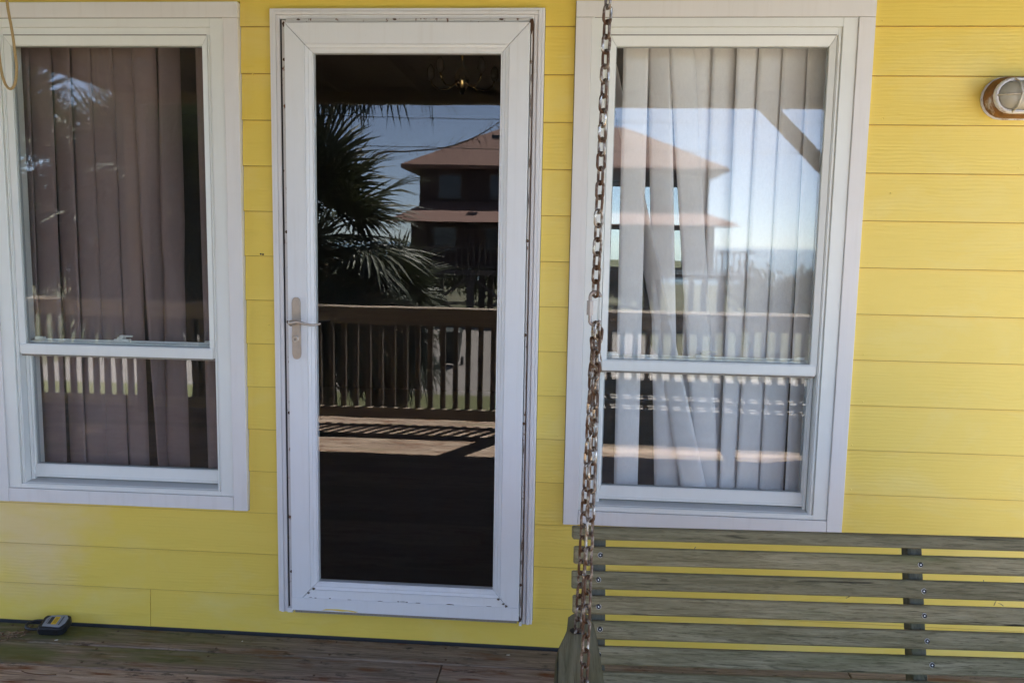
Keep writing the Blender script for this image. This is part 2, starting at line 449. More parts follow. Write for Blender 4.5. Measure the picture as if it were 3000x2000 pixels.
# ------------------------------------------------------------------ porch floor, board by board
floor = tag(empty('porch_floor', (0, -1.9, 0)), kind='structure')
DX0, DX1 = -5.2, 2.75
def deck_board(y0, y1, x0, x1, mat, dz=0.0):
    b = MB(); b.box(x0, x1, y0, y1, -0.032+dz, 0.006+dz, 0.0035)
    return b.build('deck_board', mat, floor)
yb = -0.002; k = 0
rb = random.Random(3)
while yb > -3.78:
    wd = 0.133 if k == 0 else 0.1445
    cuts = [DX0] + ([0.974, 2.2] if k == 0 else ([-3.4, -0.41, 1.9] if k % 3 == 1 else ([-2.6, 0.6] if k % 3 == 2 else [-4.1, -1.7, 1.3]))) + [DX1]
    for i in range(len(cuts)-1):
        deck_board(yb-wd, yb, cuts[i]+0.0012, cuts[i+1]-0.0012, M['deck_green'] if (k == 0) or rb.random() < 0.12 else M['deck'], rb.uniform(-0.0012, 0.0008))
    yb -= wd + 0.0035; k += 1
nm_ = bpy.data.meshes.new('nail_mesh'); bm = bmesh.new()
bmesh.ops.create_cone(bm, cap_ends=True, segments=8, radius1=0.0048, radius2=0.0042, depth=0.0012); bm.to_mesh(nm_); bm.free(); nm_.materials.append(M['rust'])
for o in [o for o in floor.children if W[o.name].y > -0.6]:
    hx = o.dimensions.x/2 if o.dimensions.x else 1.0
    me_ = o.data; xs_ = [v.co.x for v in me_.vertices]; ys_ = [v.co.y for v in me_.vertices]
    xx = math.ceil((W[o.name].x+min(xs_)+0.02)/0.407)*0.407
    while xx < W[o.name].x+max(xs_)-0.02:
        for yy in (min(ys_)+0.025, max(ys_)-0.025):
            mesh_obj('nail', nm_, (xx+rb.uniform(-0.008, 0.008), W[o.name].y+yy+rb.uniform(-0.006, 0.006), 0.0064), o)
        xx += 0.407
b = MB(); b.box(DX0, DX1, -3.80, -3.765, -0.30, -0.045); b.box(DX0, DX1, -0.05, 0.02, -0.30, -0.045)
for xx in [DX0+0.4+0.6*i for i in range(13)]: b.box(xx, xx+0.04, -3.76, -0.06, -0.25, -0.042)
b.build('floor_joists', M['porch_wood'], floor)
for xx in (-5.0, -2.4, 0.2, 2.5):
    b = MB(); b.box(xx-0.08, xx+0.08, -3.70, -3.54, GZ-0.1, -0.26, 0.006); b.build('pier', M['porch_wood'], floor)

# ------------------------------------------------------------------ THE HOUSE
house = empty('house', (0, 0, 0), label='yellow lap-sided house with a white glass storm door and two white windows', cat='house')
S = 0.1524; Z0 = 2.14
WX0, WX1 = -5.2, 2.45
CX = {'L': -1.6025, 'R': 0.4605}
CW = 0.4705; CZ0, CZ1 = 0.475, 2.217
DXL, DXR, DZ0, DZ1 = -1.0205, -0.1105, 0.112, 2.193
# structural wall behind the boards, with openings
b = MB()
op = [(CX['L']-CW+0.02, CX['L']+CW-0.02, CZ0+0.03, CZ1-0.03), (DXL+0.03, DXR-0.03, DZ0+0.01, DZ1-0.03), (CX['R']-CW+0.02, CX['R']+CW-0.02, CZ0+0.03, CZ1-0.03)]
xs = WX0
for (a, c, z0, z1) in op:
    b.box(xs, a, 0.012, 0.11, -0.03, 2.64)
    b.box(a, c, 0.012, 0.11, -0.03, z0)
    b.box(a, c, 0.012, 0.11, z1, 2.64)
    xs = c
b.box(xs, WX1, 0.012, 0.11, -0.03, 2.64)
wall = b.build('wall', M['sheathing'], house)
# lap boards: every course, cut round the openings
e = 0.0015
def siding(x0, x1, zb, zt, jitter=0.0):
    b = MB(); t = 0.008
    tilt = 0.0085*(zt-zb)/S
    y0 = jitter
    b.hexa([(x0, y0, zb), (x1, y0, zb), (x1, y0+t, zb), (x0, y0+t, zb),
            (x0, y0+tilt, zt), (x1, y0+tilt, zt), (x1, y0+tilt+0.003, zt), (x0, y0+tilt+0.003, zt)])
    # rounded lower lip
    bm = b.bm
    lip = [ed for ed in bm.edges if all(abs(v.co.z-zb) < 1e-6 and abs(v.co.y-y0) < 1e-6 for v in ed.verts)]
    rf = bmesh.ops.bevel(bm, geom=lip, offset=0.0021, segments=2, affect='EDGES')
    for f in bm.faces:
        if f.calc_center_median().z < zb+0.0021: f.material_index = 1  # lip faces carry the painted lap shadow
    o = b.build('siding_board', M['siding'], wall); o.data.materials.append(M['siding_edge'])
    return o
rs = random.Random(11)
for i in range(-3, 15):
    zb = Z0 - S*i; zt = zb + S + 0.004
    if i == 14: zb = 0.0155
    blocks = []
    for (a, c, z0, z1) in [(CX['L']-CW, CX['L']+CW, CZ0, CZ1), (DXL, DXR, DZ0, DZ1), (CX['R']-CW, CX['R']+CW, CZ0, CZ1)]:
        if zb < z1 and zt > z0: blocks.append((a, c, z0, z1))
    segs = []; x = WX0
    for (a, c, z0, z1) in blocks:
        if a-x > 0.01: segs.append((x, a-e, zb, zt))
        if zb < z0 - 0.006: segs.append((a-e, c+e, zb, z0-0.0015))
        if zt > z1 + 0.02 : segs.append((a-e, c+e, max(zb, z1+0.0015), zt))
        x = c+e
    segs.append((x, WX1, zb, zt))
    # merge neighbours of full height, then split at butt joints
    joints = {14: [-1.514, 1.7], 13: [-3.1], 12: [1.9, -2.7], 11: [], 0: [], -1: [-0.52], -2: [1.7, -2.0]}.get(i, [rs.uniform(1.65, 2.25), rs.uniform(-4.5, -2.5)])
    merged = []
    for s_ in segs:
        if merged and abs(merged[-1][1]-s_[0]) < 0.004 and abs(merged[-1][2]-s_[2]) < 1e-4 and abs(merged[-1][3]-s_[3]) < 1e-4:
            merged[-1] = (merged[-1][0], s_[1], s_[2], s_[3])
        else: merged.append(s_)
    for (a, c, z0, z1) in merged:
        cut = [a] + sorted(j for j in joints if a+0.1 < j < c-0.1) + [c]
        for q in range(len(cut)-1):
            siding(cut[q]+(0.0008 if q else 0), cut[q+1]-(0.0008 if q < len(cut)-2 else 0), z0, z1, rs.uniform(-0.0006, 0.0006))
# dark flashing strip below the lowest course
b = MB(); b.box(WX0, WX1, 0.006, 0.014, -0.002, 0.05); b.build('flashing', plain('grey_flashing', (0.03, 0.034, 0.04), 0.7), wall)
nh = bpy.data.meshes.new('painted_nail'); bm = bmesh.new()
bmesh.ops.create_uvsphere(bm, u_segments=7, v_segments=4, radius=0.0026, matrix=Matrix.Diagonal((1, 0.45, 1, 1))); bm.to_mesh(nh); bm.free(); nh.materials.append(M['siding'])
for i in range(0, 14):
    zz = Z0 - S*i + 0.018
    for xx in [0.98+0.41*q for q in range(4)] + [-0.06, -1.075] + ([-1.9, -1.5, -1.25] if zz < 0.45 else []):
        if rs.random() < 0.8: mesh_obj('nail_head', nh, (xx+rs.uniform(-0.03, 0.03), 0.0009, zz+rs.uniform(-0.004, 0.004)), wall)
# two nail holes and some popped nails
for (x, z, s_) in [(-1.073, 1.386, 0.0032), (-1.065, 1.385, 0.0036), (-1.09, 1.986, 0.003), (1.02, 1.62, 0.002), (-1.05, 1.14, 0.002)]:
    b = MB(); b.prism([(x+s_*math.cos(a*math.pi/4), z+s_*math.sin(a*math.pi/4)) for a in range(8)], -0.0012, 0.006, 'y')
    b.build('nail_hole', M['screw_hole'] if s_ > 0.0031 else M['siding'], wall)

# ---- windows
def frame_rect(b, x0, x1, z0, z1, wl, wr, wb, wt, y0, y1, bev=0.0):
    b.box(x0, x0+wl, y0, y1, z0, z1, bev); b.box(x1-wr, x1, y0, y1, z0, z1, bev)
    b.box(x0+wl, x1-wr, y0, y1, z1-wt, z1, bev); b.box(x0+wl, x1-wr, y0, y1, z0, z0+wb, bev)

def mitre_frame(b, x0, x1, z0, z1, w, y0, y1, lip=0.004, wb=None, wt=None, g=0.0004):
    """four mitred rails with a sloping inner lip, hairline mitre joints"""
    wb = w if wb is None else wb; wt = w if wt is None else wt
    I = (x0+w, x1-w, z0+wb, z1-wt)
    for (A, B, C, D) in (((x0, z0), (x0, z1), (I[0], I[3]), (I[0], I[2])), ((x1, z1), (x1, z0), (I[1], I[2]), (I[1], I[3])),
                         ((x0, z1), (x1, z1), (I[1], I[3]), (I[0], I[3])), ((x1, z0), (x0, z0), (I[0], I[2]), (I[1], I[2]))):
        cx = (A[0]+B[0]+C[0]+D[0])/4; cz = (A[1]+B[1]+C[1]+D[1])/4
        q = []
        for (px, pz) in (A, B, C, D):
            d = Vector((cx-px, cz-pz)); d = d.normalized()*g*1.5
            q.append((px+d.x, pz+d.y))
        (A, B, C, D) = q
        b.hexa([(A[0], y0, A[1]), (B[0], y0, B[1]), (C[0], y0+lip, C[1]), (D[0], y0+lip, D[1]),
                (A[0], y1, A[1]), (B[0], y1, B[1]), (C[0], y1, C[1]), (D[0], y1, D[1])], 0.0008)

def make_window(cx, blind, tiltseed, label):
    x = lambda v: cx + v
    # frame = the part itself: nail-fin flange, head, jamb tracks and sill
    b = MB()
    o = 0.4195; zt, zb_ = 2.166, 0.526
    frame_rect(b, x(-o), x(o), zb_, zt, 0.046, 0.046, 0.016, 0.029, -0.0105, 0.03, 0.0012)
    frame_rect(b, x(-o+0.0465), x(o-0.0465), zb_+0.0165, zt-0.0295, 0.013, 0.013, 0.003, 0.026, -0.0035, 0.09, 0.001)
    for s_ in (-1, 1):      # raised track ribs of the jambs
        xx = x(s_*(o-0.052))
        b.box(min(xx, xx-s_*0.004), max(xx, xx-s_*0.004), -0.0075, -0.002, zb_+0.012, zt-0.055, 0.0006)
        xx = x(s_*(o-0.0620))
        b.box(min(xx, xx-s_*0.010), max(xx, xx-s_*0.010), 0.0265, 0.09, zb_+0.02, 1.03, 0.0006)
    win = b.build('window', M['vinyl'], house)
    win['label'] = label
    # casing boards
    for nm, (x0, x1, z0, z1), mt in (('casing_board', (-CW, CW, 2.166, CZ1), 'casing_h'), ('casing_board', (-CW, -CW+0.0505, CZ0, 2.1648), 'casing'),
                                    ('casing_board', (CW-0.0505, CW, CZ0, 2.1648), 'casing'), ('casing_board', (-CW+0.0515, CW-0.0515, CZ0+0.001, 0.5245), 'casing_h')):
        b = MB(); b.box(x(x0), x(x1), -0.0165, 0.012, z0, z1, 0.0018, 2); b.build(nm, M[mt], win)
    b = MB(); b.box(x(-o+0.01), x(o-0.004), -0.0128, 0.0, 2.1648, 2.1664); b.build('dirt_line', M['grime'], win)
    # sloping sill
    b = MB(); sx = o-0.06
    b.hexa([(x(-sx), -0.0085, 0.527), (x(sx), -0.0085, 0.527), (x(sx), 0.09, 0.527), (x(-sx), 0.09, 0.527),
            (x(-sx), -0.0085, 0.5435), (x(sx), -0.0085, 0.5435), (x(sx), 0.09, 0.559), (x(-sx), 0.09, 0.559)], 0.001)
    b.build('sill', M['sill'], win)
    # upper sash (outer track)
    b = MB(); ux = 0.3585
    frame_rect(b, x(-ux), x(ux), 1.018, 2.112, 0.0205, 0.0205, 0.0355, 0.033, -0.0005, 0.030, 0.0)
    up = None
    b2 = MB(); mitre_frame(b2, x(-ux), x(ux), 1.018, 2.112, 0.0205, -0.0030, 0.030, 0.006, 0.0355, 0.033); b.bm.free()
    up = b2.build('upper_sash', M['vinyl'], win)
    # rounded meeting-rail nose and brush strip below
    b = MB(); b.prism([(-0.0052, 1.0165), (-0.0062, 1.022), (-0.0058, 1.048), (-0.0030, 1.0535), (0.004, 1.0535), (0.004, 1.0165)], x(-ux+0.006), x(ux-0.006), 'x', 0.0006)
    b.build('meeting_rail', M['vinyl'], win)
    b = MB(); b.box(x(-ux+0.004), x(ux-0.004), 0.004, 0.030, 1.0085, 1.0165); b.build('brush_strip', M['pile'], win)
    b = MB(); b.box(x(-ux+0.001), x(ux-0.001), -0.0042, 0.028, 2.1112, 2.1138); b.build('head_gap', M['grime'], win)
    # lower sash (inner track)
    b2 = MB(); mitre_frame(b2, x(-ux+0.002), x(ux-0.002), 0.5585, 1.060, 0.0135, 0.0315, 0.062, 0.005, 0.046, 0.034)
    b2.box(x(-ux+0.004), x(ux-0.004), 0.028, 0.0315, 0.5585, 0.566, 0.0008)
    b2.build('lower_sash', M['vinyl'], win)
    # panes: double glazing, inner panes a hair out of parallel
    rt = random.Random(tiltseed)
    for (x0, x1, z0, z1, y) in ((-0.339, 0.339, 1.051, 2.081, 0.0105), (-0.343, 0.343, 0.602, 1.03, 0.0420)):
        for q in range(2):
            b = MB(); b.box(x(x0), x(x1), -0.0015, 0.0015, z0, z1)
            g = b.build('glass_pane', M['glass_left'] if cx < 0 else M['glass_win'], win)
            g.location.y += y + q*0.0145
            g.rotation_euler = (R(rt.uniform(-0.05, 0.05) + q*0.09), 0, R(rt.uniform(-0.03, 0.03) + q*0.05))
        b = MB(); frame_rect(b, x(x0), x(x1), z0, z1, 0.004, 0.004, 0.004, 0.004, y+0.002, y+0.0125)
        b.build('spacer', plain('grey_spacer', (0.35, 0.37, 0.36), 0.5), win)
    # sash lock on top of the lower sash's check rail, keeper rail behind the glass
    b = MB(); b.box(x(-0.32), x(0.32), 0.052, 0.060, 1.0605, 1.066, 0.001)
    b.box(x(-0.335), x(-0.30), 0.045, 0.062, 1.0605, 1.073, 0.002); b.box(x(0.30), x(0.335), 0.045, 0.062, 1.0605, 1.073, 0.002)
    b.build('check_rail', M['vinyl'], win)
    b = MB(); b.box(x(-0.034), x(0.022), 0.040, 0.062, 1.0605, 1.072, 0.002); b.box(x(-0.018), x(0.004), 0.036, 0.060, 1.0722, 1.0800, 0.002)
    b.box(x(-0.012), x(0.036), 0.038, 0.050, 1.0802, 1.0862, 0.0025)
    b.build('sash_lock', M['vinyl'], win)
    return win
winL = make_window(CX['L'], 'taupe', 3, 'left window with dark taupe blinds behind the glass')
winR = make_window(CX['R'], 'cream', 8, 'right window with pale cream blinds behind the glass')

# ---- storm door
b = MB()
LX0, LX1, LZ0, LZ1 = -0.9635, -0.1560, 0.134, 2.1425
GX0, GX1, GZ0, GZ1 = -0.870, -0.2495, 0.236, 2.0505
mitre_frame(b, LX0, LX1, LZ0, LZ1, 0.066, -0.046, -0.008, 0.0005, 0.074, 0.068, 0.0008)
door = b.build('storm_door', M['door_white'], house)
b = MB()                                          # stepped glazing bead
def ring(b, x0, x1, z0, z1, w, y0, y1, lip): mitre_frame(b, x0, x1, z0, z1, w, y0, y1, lip)
ring(b, LX0+0.0665, LX1-0.0665, LZ0+0.0745, LZ1-0.0685, 0.011, -0.0435, -0.010, 0.0035)
ring(b, LX0+0.0780, LX1-0.0780, LZ0+0.0860, LZ1-0.0800, 0.0105, -0.0395, -0.010, 0.0060)
ring(b, LX0+0.0890, LX1-0.0890, LZ0+0.0970, LZ1-0.0910, 0.0045, -0.0350, -0.010, 0.0)
b.build('glazing_bead', M['door_white'], door)
b = MB(); b.box(LX0-0.0005, LX1+0.0005, -0.0500, -0.0465, 0.132, 0.178, 0.001); b.build('bottom_expander', M['door_white'], door)
b = MB(); b.box(LX0+0.01, LX1-0.006, -0.044, -0.012, 0.121, 0.1318); b.build('bottom_sweep', M['pile'], door)
b = MB(); b.box(GX0-0.006, GX1+0.006, -0.0295, -0.0255, GZ0-0.008, GZ1+0.006); b.build('glass_pane', M['glass_door'], door)
# mouldings round the door: stepped profile
b = MB()
for (w0, w1, y) in ((0.0, 0.009, -0.023), (0.0095, 0.021, -0.0275), (0.0215, 0.034, -0.024)):
    b.box(DXL+w0, DXL+w1, y, 0.014, DZ0, DZ1-w0, 0.0015); b.box(DXR-w1, DXR-w0, y, 0.014, DZ0-0.003, DZ1-w0, 0.0015)
    b.box(DXL+w1+0.0003, DXR-w1-0.0003, y, 0.014, DZ1-w1, DZ1-w0, 0.0015)
b.build('door_moulding', M['door_trim'], door)
b = MB(); b.box(DXL+0.0345, DXL+0.0395, -0.0205, 0.012, DZ0+0.004, DZ1-0.0345); b.build('gasket', M['dark_gap'], door)
b = MB(); b.box(DXL+0.0400, LX0-0.0030, -0.0215, 0.012, DZ0+0.012, DZ1-0.0365, 0.001); b.build('latch_strip', M['door_strip'], door)
b = MB(); b.box(DXL+0.036, LX0-0.0015, -0.037, 0.01, DZ0+0.004, DZ0+0.020, 0.001); b.build('strip_end_cap', M['door_trim'], door)
b = MB(); b.box(LX1+0.0025, DXR-0.0350, -0.036, 0.012, DZ0+0.004, DZ1-0.0365, 0.001); b.build('hinge_strip', M['door_strip'], door)
b = MB(); b.box(LX1+0.0005, DXR-0.0350, -0.039, 0.01, DZ0-0.003, DZ0+0.014, 0.001); b.build('strip_end_cap', M['door_trim'], door)
b = MB(); b.box(LX0+0.001, LX1-0.001, -0.033, 0.012, LZ1+0.003, DZ1-0.0350, 0.001); b.build('drip_cap', M['door_strip'], door)
# black line behind the hinge side and the header
b = MB(); b.box(DXR-0.0368, DXR-0.0345, -0.0375, 0.01, DZ0+0.02, DZ1-0.05); b.build('rust_seam', M['rust'], door)
def screw_dome(x, y, z, r, mat, parent, name='screw'):
    b = MB(); bmesh.ops.create_uvsphere(b.bm, u_segments=8, v_segments=5, radius=r, matrix=Matrix.Translation((x, y, z)) @ Matrix.Diagonal((1, 0.5, 1, 1)))
    return b.build(name, mat, parent, True)
for z in (2.03, 1.463, 1.155, 0.838, 0.262): screw_dome(DXL+0.0475, -0.0220, z, 0.0055, M['rust'], door)
for z in (2.02, 1.447, 1.133, 0.830, 0.258): screw_dome(DXR-0.042, -0.0365, z, 0.0055, M['rust'], door)
def blot(pts, y, mat, parent, name='rust_patch'):
    b = MB(); b.prism(pts, y, y+0.004, 'y'); return b.build(name, mat, parent)
rr = random.Random(5)
def rough_patch(x, z, rx, rz, y, parent):
    pts = [(x+rx*rr.uniform(0.55, 1.1)*math.cos(a*math.pi/6), z+rz*rr.uniform(0.55, 1.1)*math.sin(a*math.pi/6)) for a in range(12)]
    return blot(pts, y, M['rust'], parent)
rough_patch(DXR-0.0420, 2.132, 0.0085, 0.026, -0.0372, door)
for q in range(16):
    rough_patch(DXR-0.0362, rr.uniform(0.2, 2.05), 0.0016, rr.uniform(0.012, 0.04), -0.0378, door)
for q in range(14):
    rough_patch(rr.uniform(LX0+0.02, LX1-0.02), 0.1785+rr.uniform(-0.001, 0.002), rr.uniform(0.003, 0.014), rr.uniform(0.0008, 0.002), -0.0468, door).data.materials[0] = M['grime']
for (cx_, cz_) in ((LX0+0.060, 0.196), (LX0+0.078, 0.212), (LX1-0.055, 0.190), (LX1-0.072, 0.206), (LX1-0.045, 0.183)):
    rough_patch(cx_, cz_, 0.006, 0.0035, -0.0472, door).data.materials[0] = M['grime']
rough_patch(DXL+0.0475, 2.142, 0.006, 0.010, -0.0230, door)
rough_patch(DXR-0.044, 0.132, 0.007, 0.014, -0.0395, door)
for z, h in ((1.90, 0.03), (1.86, 0.02), (1.97, 0.015), (1.58, 0.03), (0.40, 0.03), (0.34, 0.012), (0.20, 0.03), (1.70, 0.02), (0.74, 0.025)):
    rough_patch(LX1+0.0055, z, 0.0016, h, -0.0372, door)
for x in (-0.92, -0.60, -0.25): rough_patch(x, 2.1545, 0.008, 0.0035, -0.0342, door)
# yellow paint smear on the bottom rail
blot([(-0.855, 0.136), (-0.82, 0.1385), (-0.78, 0.1355), (-0.76, 0.1375), (-0.735, 0.134), (-0.725, 0.1365), (-0.75, 0.1405), (-0.80, 0.1425), (-0.84, 0.1415)], -0.0512, M['siding'], door, 'paint_smear')
# lock plate, lever, cylinder
px, pz0, pz1 = -0.9335, 1.031, 1.2435
def plate(w, y0, y1, dz=0.0):
    pts = []
    for t in range(9):
        a = math.pi*t/8; pts.append((px+w*0.92*math.cos(a), pz1-dz-0.013+0.013*math.sin(a)))
    pts += [(px-w, pz1-dz-0.019), (px-w, pz0+dz+0.019)]
    for t in range(9):
        a = math.pi+math.pi*t/8; pts.append((px+w*0.92*math.cos(a), pz0+dz+0.013+0.013*math.sin(a)))
    pts += [(px+w, pz0+dz+0.019), (px+w, pz1-dz-0.019)]
    b = MB(); b.prism(pts, y0, y1, 'y', 0.002, 2); return b
lp = plate(0.0150, -0.0535, -0.0462).build('lock_plate', M['nickel'], door)
plate(0.0110, -0.0560, -0.0537, 0.007).build('raised_panel', M['nickel'], door)
b = MB(); b.tube([(px-0.001, -0.056, 1.158), (px-0.001, -0.088, 1.158)], 0.0085, 12)
b.build('lever_neck', M['nickel'], door, True)
b = MB()
lev = [(px-0.010, 1.1555, 0.0095), (px-0.004, 1.1595, 0.0105), (px+0.006, 1.1625, 0.0085), (px+0.018, 1.1635, 0.0055), (px+0.030, 1.1610, 0.0045), (px+0.044, 1.1570, 0.0042), (px+0.058, 1.1545, 0.0040), (px+0.072, 1.1540, 0.0038), (px+0.084, 1.1560, 0.0035), (px+0.093, 1.1590, 0.0030)]
b.tube([(p[0], -0.092+0.02*max(0, (p[0]-px-0.03)/0.1)**1.2, p[1]) for p in lev], [p[2] for p in lev], 10)
b.build('lever', M['nickel'], door, True)
b = MB(); b.tube([(px-0.0005, -0.0555, 1.102), (px-0.0005, -0.0650, 1.102)], 0.0098, 16); b.build('lock_cylinder', plain('bright_nickel', (0.68, 0.66, 0.64), 0.3, 0.9), door)
b = MB(); b.box(px-0.0018, px+0.0006, -0.0656, -0.0650, 1.0965, 1.1055); b.build('keyhole', M['screw_hole'], door)

# ---- porch roof, header, posts with a knee brace
b = MB(); b.box(-3.62, 2.80, -3.87, 0.10, 2.640, 2.72)
roof = b.build('porch_roof', M['ceiling_wood'], house)
for xx in [-3.6+0.6*i for i in range(11)]:
    b = MB(); b.box(xx, xx+0.038, -3.865, 0.0, 2.55, 2.6395); b.build('rafter', M['ceiling_wood'], roof)
b = MB(); b.box(-3.62, 2.80, -3.895, -3.872, 2.53, 2.74, 0.003); b.build('fascia', M['porch_wood'], roof)
b = MB(); b.box(-3.60, 2.55, -3.66, -3.56, 2.47, 2.549, 0.004); b.build('header_beam', M['porch_wood'], roof)
for xx in (-3.47, -0.30, 2.43):
    b = MB(); b.box(xx-0.062, xx+0.062, -3.672, -3.548, -0.03, 2.469, 0.006)
    post = b.build('porch_post', M['porch_wood'], house)
    if xx > 2:
        b = MB()
        b.hexa([(xx-0.064, -3.635, 1.47), (xx-0.064, -3.585, 1.47), (xx-0.064, -3.585, 1.62), (xx-0.064, -3.635, 1.62),
                (xx-1.08, -3.635, 2.468), (xx-1.08, -3.585, 2.468), (xx-0.93, -3.585, 2.468), (xx-0.93, -3.635, 2.468)], 0.003)
        b.build('knee_brace', M['porch_wood'], post)

# ---- the dim room behind
def st(name, b, m): return tag(b.build(name, m), kind='structure')
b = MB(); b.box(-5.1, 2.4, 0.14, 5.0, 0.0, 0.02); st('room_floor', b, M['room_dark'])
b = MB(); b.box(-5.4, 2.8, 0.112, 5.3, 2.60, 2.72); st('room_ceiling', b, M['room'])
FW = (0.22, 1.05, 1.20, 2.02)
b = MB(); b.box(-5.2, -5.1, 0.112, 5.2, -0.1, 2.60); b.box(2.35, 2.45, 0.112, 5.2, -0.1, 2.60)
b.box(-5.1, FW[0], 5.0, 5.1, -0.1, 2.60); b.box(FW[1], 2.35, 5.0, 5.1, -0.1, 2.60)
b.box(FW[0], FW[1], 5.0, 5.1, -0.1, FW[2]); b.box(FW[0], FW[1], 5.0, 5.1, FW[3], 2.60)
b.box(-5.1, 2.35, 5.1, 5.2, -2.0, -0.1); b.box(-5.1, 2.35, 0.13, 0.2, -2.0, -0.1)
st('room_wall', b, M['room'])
b = MB(); frame_rect(b, FW[0], FW[1], FW[2], FW[3], 0.04, 0.04, 0.04, 0.04, 5.02, 5.07); b.box(FW[0]+0.04, FW[1]-0.04, 5.025, 5.065, 1.585, 1.635)
bw = b.build('window', plain('dark_back_window', (0.05, 0.045, 0.04), 0.6), house); bw['label'] = 'small back window seen through the room'
b = MB(); b.box(FW[0]+0.04, FW[1]-0.04, 5.045, 5.049, FW[2]+0.04, FW[3]-0.04); b.build('glass_pane', mat_glass('screened_glass', 0.04, 0.02, 0, (0.42, 0.43, 0.42)), bw)

# ------------------------------------------------------------------ vertical blinds
def slat(blind, xl0, xr0, xl1, xr1, mat, y=0.13, zt=2.145, zb=0.50, flip=1, dy=0.0, dy1=None):
    """xl0,xr0 at z=2.10, xl1,xr1 at z=0.60; a curved vane with a real 89 mm width"""
    b = MB(); nz = 10; nx = 6; rows = []
    for j in range(nz+1):
        z = zt + (zb-zt)*j/nz; t = (2.10-z)/1.50
        xl = xl0+(xl1-xl0)*t; xr = xr0+(xr1-xr0)*t
        wd = xr-xl; dep = math.sqrt(max(0.0, 0.089**2 - wd*wd))*flip
        row = []
        for i in range(nx+1):
            s_ = i/nx
            cx = xl+wd*s_; cy = y + (dy if dy1 is None else dy+(dy1-dy)*t) + dep*(s_-0.5)*(0.5 if wd > 0.06 else 0.95) - 0.006*(1-(2*s_-1)**2)
            row.append((cx, cy, z))
        rows.append(row)
    vf = [[b.bm.verts.new(p) for p in row] for row in rows]
    vb = [[b.bm.verts.new((p[0], p[1]+0.0009, p[2])) for p in row] for row in rows]
    for j in range(nz):
        for i in range(nx):
            b.bm.faces.new((vf[j][i], vf[j+1][i], vf[j+1][i+1], vf[j][i+1]))
            b.bm.faces.new((vb[j][i], vb[j][i+1], vb[j+1][i+1], vb[j+1][i]))
        b.bm.faces.new((vf[j][0], vb[j][0], vb[j+1][0], vf[j+1][0])); b.bm.faces.new((vf[j][nx], vf[j+1][nx], vb[j+1][nx], vb[j][nx]))
    return b.build('slat', mat, blind, True)
def headrail(blind, x0, x1):
    b = MB(); b.box(x0, x1, 0.115, 0.16, 2.16, 2.20, 0.003); b.build('headrail', M['vinyl'], blind)
bR = empty('vertical_blind', (CX['R'], 0.13, 0.5), label='cream vertical blind with crooked vanes inside the right window', cat='blind', group='vertical blinds')
headrail(bR, 0.02, 0.92)
cr = M['blind_cream']
slat(bR, 0.152, 0.238, 0.168, 0.254, cr)
slat(bR, 0.236, 0.312, 0.313, 0.398, cr, dy=0.004, flip=-1)
slat(bR, 0.305, 0.390, 0.455, 0.543, cr, dy=-0.004)
slat(bR, 0.100, 0.122, 0.402, 0.489, cr, dy=0.075, dy1=-0.040, flip=-1)
slat(bR, 0.384, 0.466, 0.398, 0.480, cr, dy=0.020)
slat(bR, 0.452, 0.538, 0.466, 0.548, cr, dy=0.016)
slat(bR, 0.530, 0.612, 0.540, 0.610, cr)
slat(bR, 0.603, 0.689, 0.602, 0.688, cr)
slat(bR, 0.682, 0.768, 0.683, 0.768, cr)
slat(bR, 0.764, 0.850, 0.771, 0.850, cr)
slat(bR, 0.832, 0.915, 0.836, 0.918, cr)
slat(bR, 0.045, 0.100, 0.020, 0.060, cr, flip=-1)
bL = empty('vertical_blind', (CX['L'], 0.13, 0.5), label='taupe vertical blind with a twisted vane inside the left window', cat='blind', group='vertical blinds')
headrail(bL, -2.06, -1.14)
tp = M['blind_taupe']
ed_t = [-2.13, -2.047, -1.966, -1.883, -1.812, -1.737, -1.655, -1.574]
ed_b = [-2.12, -2.029, -1.976, -1.880, -1.815, -1.736, -1.647, -1.571]
for q in range(7):
    slat(bL, ed_t[q]-0.002, min(ed_t[q+1]+0.008, ed_t[q]+0.087), ed_b[q]-0.002, min(ed_b[q+1]+0.008, ed_b[q]+0.087), tp, flip=-1)
slat(bL, -1.574, -1.490, -1.506, -1.492, tp, dy=-0.01)
slat(bL, -1.470, -1.427, -1.500, -1.420, tp, dy=0.012)
slat(bL, -1.342, -1.262, -1.336, -1.252, tp)
slat(bL, -1.288, -1.205, -1.28, -1.197, tp, dy=0.01)

# ------------------------------------------------------------------ brass ceiling light inside the room
ch = empty('ceiling_light', (-0.68, 2.2, 2.6), label='small brass ceiling light hanging in the dark room behind the door', cat='ceiling light')
b = MB(); b.tube([(-0.68, 2.2, 2.598), (-0.68, 2.2, 2.585), (-0.68, 2.2, 2.57)], [0.06, 0.055, 0.02], 14); b.build('canopy', M['brass'], ch, True)
b = MB(); b.tube([(-0.68, 2.2, 2.57), (-0.68, 2.2, 2.47), (-0.68, 2.2, 2.44), (-0.68, 2.2, 2.40), (-0.68, 2.2, 2.34), (-0.68, 2.2, 2.31)], [0.008, 0.008, 0.035, 0.05, 0.03, 0.008], 14); b.build('stem', M['brass'], ch, True)
for q in range(5):
    a = q*2*math.pi/5+0.4; dx, dy = math.cos(a), math.sin(a)
    b = MB(); b.tube([(-0.68+dx*r_, 2.2+dy*r_, z) for r_, z in ((0.03, 2.38), (0.09, 2.34), (0.15, 2.34), (0.19, 2.37), (0.20, 2.40))], 0.006, 8); arm = b.build('arm', M['brass'], ch, True)
    b = MB(); b.tube([(-0.68+dx*0.20, 2.2+dy*0.20, z) for z in (2.40, 2.42, 2.46, 2.49)], [0.012, 0.024, 0.022, 0.004], 10); b.build('bulb', M['bulb'], arm, True)

